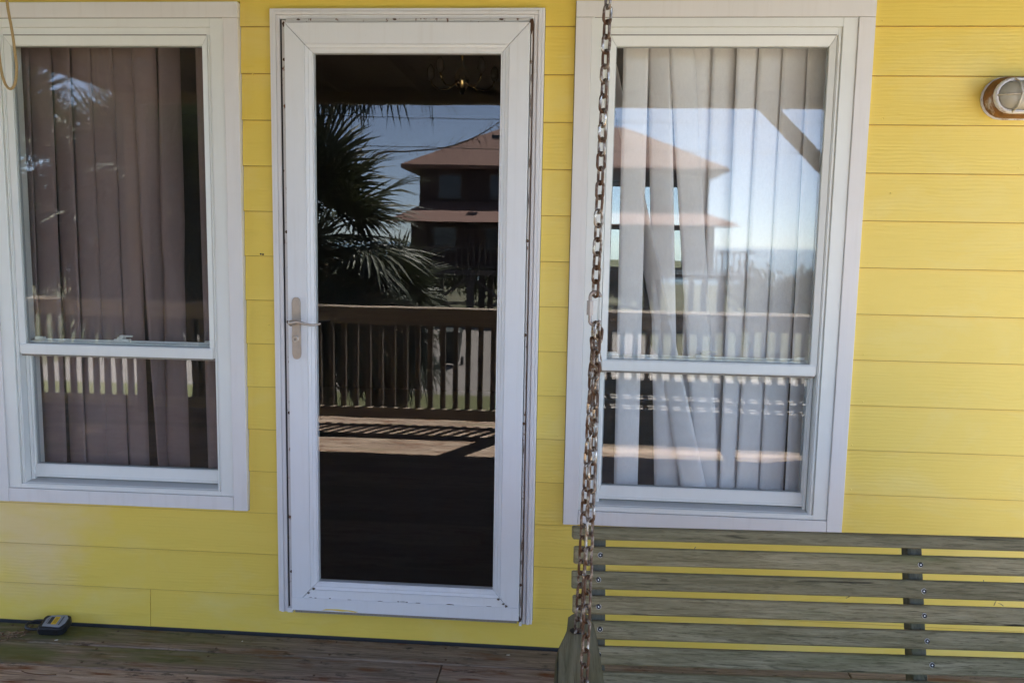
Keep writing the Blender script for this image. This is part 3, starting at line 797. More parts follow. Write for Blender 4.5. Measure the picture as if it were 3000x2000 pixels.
# ------------------------------------------------------------------ bulkhead wall lamp
lampx, lampz = 1.388, 1.919
def stadium(cx, cz, hw, hh, n=10):
    pts = []
    for t in range(n+1):
        a = -math.pi/2+math.pi*t/n; pts.append((cx+hw-hh+hh*math.cos(a), cz+hh*math.sin(a)))
    for t in range(n+1):
        a = math.pi/2+math.pi*t/n; pts.append((cx-hw+hh+hh*math.cos(a), cz+hh*math.sin(a)))
    return pts
lamp = empty('wall_lamp', (lampx, 0, lampz), label='rusty white oval bulkhead lamp with a wire guard on the yellow wall', cat='wall lamp')
rl = N('rusted_white_enamel')
k = rl.ramp(rl.noise(rl.pos((1, 1, 0.6)), 17, 5, 0.65), [(0.30, 0.0), (0.44, 1.0)])
rl.base(rl.mix(k, (0.62, 0.60, 0.60), rl.mix(rl.noise(rl.pos(), 45, 4), (0.045, 0.016, 0.01), (0.36, 0.15, 0.035)))); rl.set(Roughness=0.55); rl.bump(k, 0.3, 0.001)
rl2 = N('chipped_white_enamel')
k2 = rl2.ramp(rl2.noise(rl2.pos((1, 1, 1)), 30, 5, 0.65), [(0.56, 0.0), (0.68, 0.9)])
rl2.base(rl2.mix(k2, (0.70, 0.69, 0.71), (0.28, 0.14, 0.07))); rl2.set(Roughness=0.5)
b = MB(); b.prism(stadium(lampx, lampz, 0.114, 0.066), -0.008, 0.004, 'y', 0.003, 2); b.build('base', rl2.m, lamp)
bm = bmesh.new(); lof = [[bm.verts.new((p[0], y, p[1])) for p in stadium(lampx, lampz, hw, hh)] for hw, hh, y in ((0.110, 0.0620, -0.0085), (0.1115, 0.0635, -0.020), (0.109, 0.061, -0.036), (0.102, 0.056, -0.050))]
for a_ in range(3):
    for q in range(len(lof[0])): bm.faces.new((lof[a_][q], lof[a_][(q+1) % len(lof[0])], lof[a_+1][(q+1) % len(lof[0])], lof[a_+1][q]))
bm.faces.new(lof[0][::-1]); bm.faces.new(lof[-1]); bmesh.ops.recalc_face_normals(bm, faces=bm.faces[:])
b = MB(); b.merge(bm); b.build('housing', rl.m, lamp)
# front rim ring
bm = bmesh.new()
o1 = stadium(lampx, lampz, 0.100, 0.054); i1 = stadium(lampx, lampz, 0.090, 0.044)
rings = [[bm.verts.new((p[0], y, p[1])) for p in pts] for pts, y in ((o1, -0.048), (o1, -0.062), (stadium(lampx, lampz, 0.096, 0.050), -0.067), (i1, -0.064), (i1, -0.048))]
nn = len(o1)
for a_ in range(4):
    for q in range(nn): bm.faces.new((rings[a_][q], rings[a_][(q+1) % nn], rings[a_+1][(q+1) % nn], rings[a_+1][q]))
bmesh.ops.recalc_face_normals(bm, faces=bm.faces[:])
b = MB(); b.merge(bm); b.build('rim', rl2.m, lamp)
# domed frosted lens
bm = bmesh.new(); prev = None
for sc_, y in ((1.0, -0.052), (0.97, -0.066), (0.86, -0.079), (0.6, -0.088), (0.25, -0.092)):
    ringv = [bm.verts.new((lampx+(p[0]-lampx)*sc_, y, lampz+(p[1]-lampz)*sc_)) for p in stadium(lampx, lampz, 0.089, 0.043)]
    if prev:
        for q in range(nn): bm.faces.new((prev[q], prev[(q+1) % nn], ringv[(q+1) % nn], ringv[q]))
    prev = ringv
bm.faces.new(prev); bmesh.ops.recalc_face_normals(bm, faces=bm.faces[:])
b = MB(); b.merge(bm); b.build('lens', plain('grimy_frosted_lens', (0.42, 0.39, 0.31), 0.35, 0, 0.15, 0, 12), lamp, True)
gm = plain('guard_wire', (0.55, 0.50, 0.42), 0.5, 0.3, 0.3, 0, 40)
for pts in ([(-0.094, 0, -0.064), (-0.07, 0, -0.088), (-0.03, 0, -0.099), (0.03, 0, -0.099), (0.07, 0, -0.088), (0.094, 0, -0.064)],
            [(-0.045, -0.050, -0.064), (-0.040, -0.036, -0.088), (-0.036, 0, -0.1015), (-0.040, 0.036, -0.088), (-0.045, 0.050, -0.064)],
            [(0.045, -0.050, -0.064), (0.040, -0.036, -0.088), (0.036, 0, -0.1015), (0.040, 0.036, -0.088), (0.045, 0.050, -0.064)]):
    b = MB(); b.tube([(lampx+p[0], p[2], lampz+p[1]) for p in pts], 0.0028, 8); b.build('guard_bar', gm, lamp, True)

# ------------------------------------------------------------------ porch swing
sw = bpy.data.objects.new('porch_swing', None); sw.empty_display_size = 0.1
reg(sw, (0.017, -1.0, 0), None); W[sw.name] = Vector((0, 0, 0)); sw.rotation_euler = (0, 0, R(2.6))
tag(sw, 'weathered grey-green slatted wooden porch swing hanging by the right window', 'porch swing')
TL = math.tan(R(15)); TOP = 0.815; LEN = 1.52
ca, sa = math.cos(R(15)), math.sin(R(15))
def bk(u, d):                      # u down along the back, d depth behind its face -> (y,z)
    return (-u*sa + d*ca, TOP - u*ca - d*sa*0 - d*sa)
def back_prism(x0, x1, u0, u1, d0, d1, name, mat, bev=0.003, wob=0.0):
    # a slat as a long bevelled block, cut along its length so that it can bow a little
    b = MB()
    A = bk(u0, d0); Bp = bk(u1, d0); C = bk(u1, d1); D = bk(u0, d1)
    b.hexa([(x0, *A), (x0, *Bp), (x0, *C), (x0, *D), (x1, *A), (x1, *Bp), (x1, *C), (x1, *D)], bev)
    return b.build(name, mat, sw)
sm = bpy.data.meshes.new('screw_mesh')
bm = bmesh.new()
for (r_, y_, mi) in ((0.0060, -0.0012, 0),):
    bmesh.ops.create_cone(bm, cap_ends=True, segments=12, radius1=r_, radius2=r_*0.86, depth=0.0016, matrix=Matrix.Rotation(R(90), 4, 'X'))
nb = len(bm.faces)
bmesh.ops.create_cone(bm, cap_ends=True, segments=4, radius1=0.0017, radius2=0.0017, depth=0.0022, matrix=Matrix.Rotation(R(90), 4, 'X'))
for i, f in enumerate(bm.faces): f.material_index = 0 if i < nb else 1
bm.to_mesh(sm); bm.free(); sm.materials.append(M['screw']); sm.materials.append(M['screw_hole'])
sr = random.Random(21)
UX = (0.058, 0.760, 1.462)
slats = [(0.0025, 0.0300, -0.006)] + [(0.0455+0.0531*i, 0.0455+0.0531*i+0.0385, 0.0) for i in range(6)]
for i, (u0, u1, d0) in enumerate(slats):
    s_ = back_prism(sr.uniform(-0.003, 0.004), LEN+sr.uniform(-0.004, 0.004), u0, u1, d0, 0.017 if i else 0.04, 'back_slat', M['swing'])
    for x in UX:
        if i == 0:
            continue
        u = (u0+u1)/2 + sr.uniform(-0.003, 0.003)
        y, z = bk(u, -0.0004)
        o = mesh_obj('screw', sm, (x+sr.uniform(-0.003, 0.004) + (0.003*i if x > 0.5 else 0), y, z), s_)
        o.rotation_mode = 'QUATERNION'; o.rotation_quaternion = Quaternion((1, 0, 0), R(-15)) @ Quaternion((0, 1, 0), sr.uniform(0, 3))
for x in UX:
    b = MB(); w2 = 0.016
    P0 = bk(0.030, 0.0175); P1 = bk(0.425, 0.0175); P2 = bk(0.425, 0.058); P3 = bk(0.030, 0.050)
    b.hexa([(x-w2, *P0), (x-w2, *P1), (x-w2, *P2), (x-w2, *P3), (x+w2, *P0), (x+w2, *P1), (x+w2, *P2), (x+w2, *P3)], 0.002)
    b.build('back_upright', M['swing_z'], sw)
for q in range(9):
    y1 = -0.135 - q*0.0525
    z = 0.447 + 0.008*math.cos(q/8*math.pi*1.2)
    b = MB(); b.box(0.0, LEN, y1-0.0385, y1, z, z+0.018, 0.003); b.build('seat_slat', M['swing'], sw)
for x in UX:
    b = MB(); b.box(x-0.016, x+0.016, -0.61, -0.05, 0.398, 0.4385, 0.003); b.build('seat_support', M['swing_y'], sw)
# contoured arms with front posts
for sx in (0, 1):
    def X(v, w=0.0): return v+0.0454*w if sx == 0 else LEN-v+0.0454*w
    out = [(-0.007, -0.122), (0.002, -0.109), (0.016, -0.105), (0.031, -0.107), (0.040, -0.117), (0.045, -0.145), (0.050, -0.20), (0.0545, -0.28), (0.058, -0.36), (0.060, -0.42), (0.060, -0.50), (0.058, -0.575), (0.046, -0.605), (0.016, -0.615), (-0.015, -0.605),
           (-0.028, -0.575), (-0.031, -0.50), (-0.031, -0.40), (-0.0305, -0.32), (-0.0285, -0.285), (-0.024, -0.252), (-0.0155, -0.215), (-0.0100, -0.185), (-0.0085, -0.155)]
    b = MB(); b.prism([(X(p[0], p[1]), p[1]) for p in out], 0.640, 0.660, 'z', 0.003, 2)
    arm = b.build('arm', M['swing_y'], sw)
    for (hx, hy) in ((0.010, -0.190), (0.018, -0.455)):
        b = MB(); b.prism([(X(hx, hy)+0.014*math.cos(a*math.pi/6), hy+0.014*math.sin(a*math.pi/6)) for a in range(12)], 0.6602, 0.6606, 'z'); b.build('chain_hole', M['screw_hole'], arm)
    b = MB(); b.box(X(0.015, -0.57)-0.016, X(0.015, -0.57)+0.016, -0.59, -0.55, 0.40, 0.6395, 0.003); b.build('arm_post', M['swing_z'], sw)
# a few splinters along the slat edges
for (x, u, dx, dz) in ((0.272, 0.040, -0.012, -0.012), (0.60, 0.040+0.0531*1.9, 0.014, 0.008), (0.90, 0.094, 0.006, -0.016), (0.92, 0.147, 0.002, 0.013), (1.10, 0.148, 0.026, 0.006), (0.94, 0.148, -0.014, 0.008)):
    y, z = bk(u, 0.004)
    b = MB(); b.tube([(x, y, z), (x+dx*0.5, y-0.003, z+dz*0.7), (x+dx, y-0.004, z+dz)], [0.0009, 0.0008, 0.0003], 5); b.build('splinter', M['swing'], sw)

# ------------------------------------------------------------------ chains
def link_mesh(name, mat, pitch=0.0254, d=0.0055, cw=0.0077, nseg=7, nr=7):
    hl = (pitch+d)/2 - cw
    path = []
    for t in range(nseg+1):
        a = math.pi*t/nseg; path.append((cw*math.cos(a), hl+cw*math.sin(a)))
    for t in range(nseg+1):
        a = math.pi+math.pi*t/nseg; path.append((cw*math.cos(a), -hl+cw*math.sin(a)))
    n = len(path); bm = bmesh.new(); rings = []
    for i, p in enumerate(path):
        p0 = path[i-1]; p1 = path[(i+1) % n]
        t = Vector((p1[0]-p0[0], 0, p1[1]-p0[1])).normalized(); nx = Vector((t.z, 0, -t.x)); y = Vector((0, 1, 0))
        rings.append([bm.verts.new(Vector((p[0], 0, p[1])) + (nx*math.cos(2*math.pi*k/nr)+y*math.sin(2*math.pi*k/nr))*d/2) for k in range(nr)])
    for i in range(n):
        for k in range(nr):
            bm.faces.new((rings[i][k], rings[(i+1) % n][k], rings[(i+1) % n][(k+1) % nr], rings[i][(k+1) % nr]))
    bmesh.ops.recalc_face_normals(bm, faces=bm.faces[:])
    me = bpy.data.meshes.new(name); bm.to_mesh(me); bm.free(); me.materials.append(mat)
    for p in me.polygons: p.use_smooth = True
    return me
LM = link_mesh('chain_link', M['chain'])
cr_ = random.Random(9)
def strand(parent, A, B, me, pitch=0.0254, twist=0.6, jit=0.12, start=0):
    A = Vector(A); B = Vector(B); d = B-A; n = max(1, int(round(d.length/pitch))); 
    q0 = (-d).to_track_quat('Z', 'Y')
    for i in range(n):
        p = A + d*((i+0.5)/n)
        o = mesh_obj('link', me, p, parent)
        o.rotation_mode = 'QUATERNION'
        o.rotation_quaternion = q0 @ Quaternion((0, 0, 1), twist + (i+start)*math.pi/2 + cr_.uniform(-jit, jit)) @ Quaternion((0, 1, 0), cr_.uniform(-0.05, 0.05))
def swing_chain(x0, label, dxs=0.0, s=1):
    apex = Vector((x0, -1.262, 1.315))
    top = Vector((x0+0.016*s, -1.262, 2.545))
    c = empty('swing_chain', (x0, -1.26, 0.66), label=label, cat='chain', group='swing chains')
    strand(c, top, apex+Vector((0, 0, 0.030)), LM)
    # quick link with hexagonal nut
    b = MB(); ql = []
    cw, hl = 0.0092, 0.0215
    for t in range(17):
        a = 2*math.pi*t/16
        ql.append((apex.x + cw*math.cos(a), apex.y, apex.z+0.006+ (hl if math.sin(a) >= 0 else -hl) + cw*math.sin(a)))
    b.tube(ql, 0.0034, 8); q = b.build('quick_link', M['zinc'], c, True)
    b = MB(); b.tube([(apex.x-cw, apex.y, apex.z+0.020), (apex.x-cw, apex.y, apex.z-0.006)], 0.0068, 6); b.build('hex_nut', M['zinc'], q)
    base = apex + Vector((0.001, 0, -0.022))
    # loose bunch where the strands meet, then front and rear strands to the arm
    strand(c, base+Vector((0.002, 0.006, 0)), Vector((x0-0.014, -1.195, 0.64)), LM, start=1, twist=0.5)
    strand(c, base+Vector((0.004, -0.006, 0)), Vector((x0-0.007, -1.462, 0.40)), LM, twist=0.9)
    for (dx, dy, dz, tw) in ((0.006, 0.004, -0.022, 0.2), (-0.003, -0.008, -0.040, 1.3), (0.004, 0.010, -0.060, 0.7), (-0.004, 0.004, -0.085, 2.0), (0.004, -0.010, -0.075, 2.6)):
        o = mesh_obj('link', LM, base+Vector((dx, dy, dz)), c); o.rotation_euler = (cr_.uniform(-0.25, 0.25), cr_.uniform(-0.25, 0.25), tw)
    b = MB(); b.tube([top+Vector((0, 0, 0.0)), top+Vector((0.012, 0, 0.02)), top+Vector((0, 0, 0.04)), top+Vector((0, 0, 0.09))], 0.004, 8); b.build('ceiling_hook', M['chain'], c, True)
    return c
swing_chain(0.043, 'rusty steel swing chain hanging in front of the right window')
swing_chain(1.52, 'rusty steel swing chain at the far right end of the swing', s=-1)

# ------------------------------------------------------------------ rope loop, lock box, twigs
b = MB()
rp = [(-1.772, -0.26, 2.62), (-1.769, -0.25, 2.30), (-1.769, -0.25, 2.158), (-1.757, -0.25, 2.064), (-1.750, -0.25, 1.986), (-1.7485, -0.25, 1.949), (-1.756, -0.25, 1.907), (-1.771, -0.25, 1.890), (-1.786, -0.25, 1.901), (-1.797, -0.25, 1.933), (-1.803, -0.25, 1.986), (-1.806, -0.25, 2.08), (-1.800, -0.25, 2.30), (-1.785, -0.255, 2.62)]
def smooth(pts, n=4):
    out = []
    P = [Vector(p) for p in pts]
    for i in range(len(P)-1):
        p0 = P[max(i-1, 0)]; p1 = P[i]; p2 = P[i+1]; p3 = P[min(i+2, len(P)-1)]
        for k in range(n):
            t = k/n
            out.append(0.5*((2*p1)+(-p0+p2)*t+(2*p0-5*p1+4*p2-p3)*t*t+(-p0+3*p1-3*p2+p3)*t**3))
    out.append(P[-1]); return out
b.tube(smooth(rp), 0.0042, 8)
tag(b.build('cord', M['rope'], None, True), 'tan cord hanging in a loop in front of the left window', 'cord')

lb = bpy.data.objects.new('lock_box', None); reg(lb, (-1.842, -0.056, 0.017), None); W[lb.name] = Vector((0, 0, 0))
lb.rotation_euler = (R(15), 0, R(5))
tag(lb, 'black key lock box with grey face lying on the deck by the wall', 'lock box')
black = plain('black_plastic', (0.012, 0.013, 0.016), 0.5, 0, 0.2, 0.1, 60)
b = MB(); b.prism([(-0.048, -0.030), (-0.040, -0.038), (0.030, -0.040), (0.044, -0.034), (0.050, -0.016), (0.050, 0.016), (0.044, 0.034), (0.030, 0.040), (-0.040, 0.036), (-0.048, 0.026)], 0.0, 0.034, 'z', 0.006, 3)
b.build('body', black, lb)
b = MB(); b.prism([(-0.030, -0.027), (0.034, -0.033), (0.0455, -0.012), (0.0455, 0.014), (0.034, 0.031), (-0.022, 0.029), (-0.032, 0.012)], 0.0342, 0.0372, 'z', 0.0015)
b.build('face_panel', plain('grey_face', (0.24, 0.26, 0.30), 0.4, 0, 0.06), lb)
b = MB(); b.box(-0.002, 0.016, -0.019, 0.021, 0.0373, 0.0377); b.build('yellow_label', plain('yellow_print', (0.75, 0.48, 0.02), 0.5), lb)
dk = plain('dark_print', (0.02, 0.022, 0.03), 0.5)
b = MB(); b.box(-0.016, -0.004, -0.016, 0.019, 0.0373, 0.0377); b.build('keypad', dk, lb)
# lines of print: short dark strokes across the face
b = MB()
for (x, y0, y1, t) in ((0.0255, -0.022, 0.022, 0.0045), (0.003, -0.015, 0.017, 0.0012), (0.007, -0.013, 0.015, 0.0012), (0.011, -0.015, 0.017, 0.0012), (-0.021, -0.014, 0.016, 0.0014)):
    y = y0
    while y < y1:
        w_ = sr.uniform(0.0022, 0.0045); b.box(x, x+t, y, min(y+w_, y1), 0.0379, 0.0382); y += w_+0.0012
tag(b.build('printing', dk, lb), kind='stuff')
b = MB(); b.tube(smooth([(-0.045, -0.022, 0.017), (-0.075, -0.022, 0.017), (-0.094, -0.014, 0.017), (-0.100, 0.0, 0.018), (-0.094, 0.014, 0.017), (-0.075, 0.022, 0.017), (-0.045, 0.022, 0.017)]), 0.0052, 8)
b.build('shackle', black, lb, True)
rc = empty('rusty_chain', (-2.02, -0.11, 0.006), label='thin red-rusted chain running from the lock box along the deck', cat='chain')
LR = link_mesh('thin_chain_link', M['chain_red'], 0.026, 0.0030, 0.0068, 6, 6)
def floor_chain(pts):
    P = smooth(pts, 6)
    # resample at the pitch
    acc = 0; last = P[0]; i = 0; res = [P[0]]
    for p in P[1:]:
        while (p-last).length >= 0.0255:
            last = last + (p-last).normalized()*0.0255; res.append(last.copy())
    for i in range(len(res)-1):
        d = res[i+1]-res[i]; o = mesh_obj('link', LR, (res[i]+res[i+1])/2+Vector((0, 0, 0.006)), rc)
        o.rotation_mode = 'QUATERNION'; o.rotation_quaternion = d.to_track_quat('Z', 'Y') @ Quaternion((0, 0, 1), i*math.pi/2+0.75)
floor_chain([(-1.925, -0.060, 0.022), (-1.950, -0.085, 0.012), (-1.99, -0.105, 0.007), (-2.04, -0.10, 0.007), (-2.10, -0.125, 0.007), (-2.18, -0.12, 0.007)])
floor_chain([(-1.920, -0.075, 0.012), (-1.955, -0.118, 0.007), (-2.00, -0.142, 0.007), (-2.05, -0.148, 0.007), (-2.12, -0.17, 0.007)])
b = MB(); b.tube(smooth([(-1.780, -0.334, 0.009), (-1.748, -0.345, 0.0085), (-1.70, -0.347, 0.008), (-1.655, -0.343, 0.008)]), 0.0016, 6)
tag(b.build('twig', plain('brown_twig', (0.15, 0.075, 0.035), 0.8), None, True), 'thin brown curved twig lying on the deck boards', 'twig')
cm = plain('pale_chip', (0.6, 0.58, 0.52), 0.8)
for (x, y, a, s_) in ((-1.80, -0.118, 0.5, 0.006), (-0.19, -0.052, 0.2, 0.007), (-1.145, -0.055, 0.9, 0.003)):
    b = MB(); b.prism([(x+s_*math.cos(a), y+s_*math.sin(a)), (x-s_*0.3*math.sin(a), y+s_*0.3), (x-s_*math.cos(a), y-s_*math.sin(a)), (x+s_*0.3, y-s_*0.35)], 0.0066, 0.0084, 'z')
    tag(b.build('paint_flake', cm), {0.006: 'white paint flake on the deck in front of the lock box', 0.007: 'white paint flake on the deck board beside the swing arm', 0.003: 'tiny white paint flake on the mossy board left of the door'}[s_], 'paint flake', 'paint flakes on the deck')

# ------------------------------------------------------------------ porch railing
rail = empty('porch_railing', (-1.3, -3.6, 0), label='wooden porch railing with square balusters at the edge of the deck', cat='railing')
M['rail_wood'] = mat_wood('railing_timber', (0.22, 0.175, 0.135), (0.46, 0.375, 0.30), 'x', 0.0, stain=0.2)
M['rail_wood_z'] = mat_wood('baluster_timber', (0.10, 0.08, 0.06), (0.24, 0.19, 0.15), 'z', 0.05)
spans = [(-5.03, -3.54), (-3.40, -0.37), (-0.23, 2.36)]
for (x0, x1) in spans:
    b = MB(); b.box(x0, x1, -3.675, -3.535, 0.895, 0.932, 0.004); b.build('rail_cap', M['rail_wood'], rail)
    b = MB(); b.box(x0, x1, -3.578, -3.540, 0.800, 0.8945, 0.003); b.build('top_rail', M['rail_wood'], rail)
    b = MB(); b.box(x0, x1, -3.578, -3.540, 0.060, 0.145, 0.003); b.build('bottom_rail', M['rail_wood'], rail)
bmm = MB(); bmm.box(-0.019, 0.019, -0.019, 0.019, 0, 0.82, 0.002)
bal0 = bmm.build('baluster', M['rail_wood_z'], rail, origin=(0, 0, 0)); bme = bal0.data; bpy.data.objects.remove(bal0)
for (x0, x1) in spans:
    nB = int((x1-x0-0.06)/0.0985)
    for i in range(nB+1):
        mesh_obj('baluster', bme, (x0+0.045+i*0.0985, -3.598, 0.070), rail)

# ------------------------------------------------------------------ palms (reflected in the glass)
palm_green = mat_foliage('palm_leaf', (0.022, 0.034, 0.012), (0.062, 0.074, 0.032), 0.15, 0.55, dead=0.0)
palm_dead = mat_foliage('dry_palm_leaf', (0.13, 0.085, 0.045), (0.26, 0.18, 0.10), 0.15, 0.7)
trunk_m = plain('palm_trunk', (0.16, 0.12, 0.085), 0.9, 0, 0.4, 0.8, 25)
def frond_mesh(seed, mat):
    """petiole along +X then a pleated fan of drooping leaflets"""
    r = random.Random(seed); b = MB(); bm = b.bm
    pl = r.uniform(0.45, 0.65); sag = r.uniform(0.05, 0.18)
    b.tube([(0, 0, 0), (pl*0.5, 0, sag*0.5), (pl, 0, sag*0.6)], [0.014, 0.010, 0.008], 5)
    hub = Vector((pl, 0, sag*0.6)); nl = 34
    for i in range(nl):
        a = R(-125 + 250*i/(nl-1)) + r.uniform(-0.03, 0.03)
        L = (0.78 - 0.22*abs(a)/R(125))*r.uniform(0.85, 1.08)
        w0 = 0.018
        dirv = Vector((math.cos(a), math.sin(a), 0)); side = Vector((-math.sin(a), math.cos(a), 0))
        droop = r.uniform(0.10, 0.38); lift = 0.10*math.cos(a)
        prev = None
        for t, wd in ((0.05, 0.5), (0.40, 1.0), (0.70, 0.75), (1.0, 0.05)):
            p = hub + dirv*(L*t*(1-0.12*t*droop)) + Vector((0, 0, lift*t - droop*L*t**2.6))
            l = bm.verts.new(p + side*w0*wd + Vector((0, 0, 0.006*wd))); c = bm.verts.new(p); rr_ = bm.verts.new(p - side*w0*wd + Vector((0, 0, 0.006*wd)))
            if prev:
                bm.faces.new((prev[0], prev[1], c, l)); bm.faces.new((prev[1], prev[2], rr_, c))
            prev = (l, c, rr_)
    me = bpy.data.meshes.new('frond'); bm.to_mesh(me); bm.free(); me.materials.append(mat); return me
FG = [frond_mesh(100+i, palm_green) for i in range(5)]
FD = [frond_mesh(200+i, palm_dead) for i in range(2)]
def palm(x, y, zc, seed, label, nf=34, lean=(0, 0), fs=1.0):
    r = random.Random(seed)
    t = empty('palm_tree', (x, y, GZ), label=label, cat='palm tree', group='palms in front of the porch')
    b = MB(); H = zc-GZ; pts = []; rad = []
    for i in range(15):
        s_ = i/14; pts.append((x+lean[0]*(s_-1), y+lean[1]*(s_-1), GZ-0.1+(H+0.05)*s_)); rad.append(0.15+0.03*(i % 2)+0.03*s_)
    b.tube(pts, rad, 12); tr = b.build('trunk', trunk_m, t)
    for i in range(nf):
        az = i*2.39996+r.uniform(-0.25, 0.25)
        k_ = i/nf
        el = R(80 - 152*k_ + r.uniform(-9, 9))
        me = r.choice(FD) if k_ > 0.86 else r.choice(FG)
        o = mesh_obj('frond', me, (x+0.05*math.cos(az), y+0.05*math.sin(az), zc+0.10*(1-k_)), t)
        o.rotation_mode = 'QUATERNION'
        o.rotation_quaternion = Quaternion((0, 0, 1), az) @ Quaternion((0, 1, 0), -el) @ Quaternion((1, 0, 0), r.uniform(-0.5, 0.5))
        s_ = fs*r.uniform(0.85, 1.1); o.scale = (s_, s_, s_)
    for i in range(nf//2):
        az = i*2.39996*1.7+r.uniform(-0.3, 0.3); el = R(-r.uniform(50, 86))
        o = mesh_obj('frond', r.choice(FD) if r.random() < 0.35 else r.choice(FG), (x+0.12*math.cos(az), y+0.12*math.sin(az), zc-0.10-r.uniform(0, 0.25)), t)
        o.rotation_mode = 'QUATERNION'
        o.rotation_quaternion = Quaternion((0, 0, 1), az) @ Quaternion((0, 1, 0), -el) @ Quaternion((1, 0, 0), r.uniform(-0.6, 0.6))
        s_ = fs*r.uniform(0.85, 1.1); o.scale = (s_, s_, s_)
    return t
p1 = palm(-2.62, -5.50, 1.42, 5, 'shaggy fan palm reflected in the left half of the door glass', 46)
b = MB()
main = smooth([(-2.3, -5.5, 2.0), (-1.95, -5.45, 2.28), (-1.65, -5.45, 2.315), (-1.32, -5.45, 2.349), (-1.06, -5.45, 2.425), (-0.89, -5.45, 2.51), (-0.70, -5.45, 2.64)], 4)
b.tube(main, [0.011*(1-0.7*i/len(main)) for i in range(len(main))], 5)
sr2 = random.Random(4)
for i in range(8, len(main)-1):
    for q in range(2):
        p = Vector(main[i]); d = Vector((sr2.uniform(0.0, 0.12), sr2.uniform(-0.06, 0.06), sr2.uniform(-0.16, 0.13)))
        b.tube([p, p+d*0.5+Vector((0, 0, 0.01)), p+d], [0.0035, 0.0025, 0.001], 4)
b.build('flower_stalk', plain('dry_stalk', (0.13, 0.09, 0.06), 0.8), p1)
palm(-4.25, -5.35, 1.75, 8, 'dense fan palm beside the left end of the porch, seen in the left window', 70)
palm(-3.95, -6.80, 2.0, 15, 'medium fan palm standing behind the two shaggy ones', 60)
palm(-2.30, -5.05, 4.05, 31, 'high leaning fan palm whose crown rises above the porch eave', 48, lean=(2.3, 0.9))
palm(-2.05, -6.40, 0.62, 33, 'low dark fan palm behind the railing, left of the bin', 44, fs=0.66)
palm(-3.55, -7.6, 0.55, 35, 'squat fan palm low behind the railing in the left window', 44, fs=0.8)
palm(-4.95, -6.9, 1.95, 41, 'fan palm in the second row behind the left end of the porch', 56)
palm(-5.75, -5.30, 2.10, 12, 'fan palm at the far left corner of the porch', 56)

# ------------------------------------------------------------------ the house across the drive
hx0, hx1, hy0, hy1 = -7.1, 6.05, -41.0, -33.3
nb_ = empty('stilt_house', (-0.5, -37, GZ), label='reddish-brown two-storey beach house on pilings with a hipped roof', cat='house')
m_wall = plain('reddish_brown_siding', (0.050, 0.026, 0.023), 0.85, 0, 0.15, 0.2, 3)
m_roof = plain('terracotta_shingle', (0.17, 0.092, 0.072), 0.9, 0, 0.25, 0.4, 8)
m_trim = plain('house_trim', (0.10, 0.078, 0.068), 0.8)
m_pane = plain('dark_window_pane', (0.02, 0.025, 0.035), 0.12)
b = MB(); b.box(hx0, hx1, hy0, hy1, 0.35, 2.55); b.build('lower_wall', m_wall, nb_)
b = MB(); b.box(hx0+0.1, hx1-0.1, hy0, hy1-1.4, 2.55, 4.72); b.build('upper_wall', m_wall, nb_)
def hip(x0, x1, y0, y1, z0, z1, rx, name):
    b = MB(); cy = (y0+y1)/2
    lo = [b.bm.verts.new(p) for p in ((x0, y0, z0), (x1, y0, z0), (x1, y1, z0), (x0, y1, z0))]
    l2 = [b.bm.verts.new((v.co.x, v.co.y, z0-0.16)) for v in lo]
    r0 = b.bm.verts.new((x0+rx, cy, z1)); r1 = b.bm.verts.new((x1-rx, cy, z1))
    for f in ((lo[0], lo[1], r1, r0), (lo[2], lo[3], r0, r1), (lo[1], lo[2], r1), (lo[3], lo[0], r0)): b.bm.faces.new(f)
    for i in range(4): b.bm.faces.new((l2[i], l2[(i+1) % 4], lo[(i+1) % 4], lo[i]))
    b.bm.faces.new(l2[::-1]); bmesh.ops.recalc_face_normals(b.bm, faces=b.bm.faces[:])
    return b.build(name, m_roof, nb_)
hip(hx0-0.65, hx1+0.65, hy0-0.6, hy1-0.85, 4.84, 7.05, 4.4, 'roof')
b = MB()        # skirt roof over the lower porch
x0, x1 = hx0-0.7, hx1+0.8
b.hexa([(x0, hy1+1.7, 2.30), (x1, hy1+1.7, 2.30), (x1, hy1-1.39, 2.30), (x0, hy1-1.39, 2.30), (x0+1.2, hy1-1.34, 3.28), (x1-2.2, hy1-1.34, 3.28), (x1-2.2, hy1-1.39, 3.28), (x0+1.2, hy1-1.39, 3.28)])
b.build('porch_roof', m_roof, nb_)
b = MB(); b.box(hx0-0.3, hx1+1.4, hy1+0.01, hy1+1.6, 0.10, 0.30); dk_ = b.build('deck', m_trim, nb_)
b = MB(); b.box(hx0-0.3, hx1+1.4, hy1+1.5, hy1+1.58, 1.18, 1.26); b.box(hx0-0.3, hx1+1.4, hy1+1.5, hy1+1.56, 0.42, 0.48); b.build('deck_rail', m_trim, nb_)
for i in range(60):
    xx = hx0-0.25+i*0.245
    b = MB(); b.box(xx, xx+0.05, hy1+1.51, hy1+1.56, 0.30, 1.18); b.build('deck_baluster', m_trim, dk_)
for i in range(6):
    xx = hx0+0.2+i*2.62
    for yy in (hy1+1.4, hy1-3, hy0+0.4):
        b = MB(); b.box(xx-0.14, xx+0.14, yy-0.14, yy+0.14, GZ-0.1, 0.099); b.build('piling', m_trim, nb_)
    if i < 4:
        for s_ in (0, 1):
            b = MB(); za, zb2 = (GZ+0.1, 0.05) if s_ else (0.05, GZ+0.1)
            b.tube([(xx, hy1+1.45+s_*0.1, za), (xx+2.62, hy1+1.45+s_*0.1, zb2)], 0.06, 5); b.build('cross_brace', m_trim, nb_)
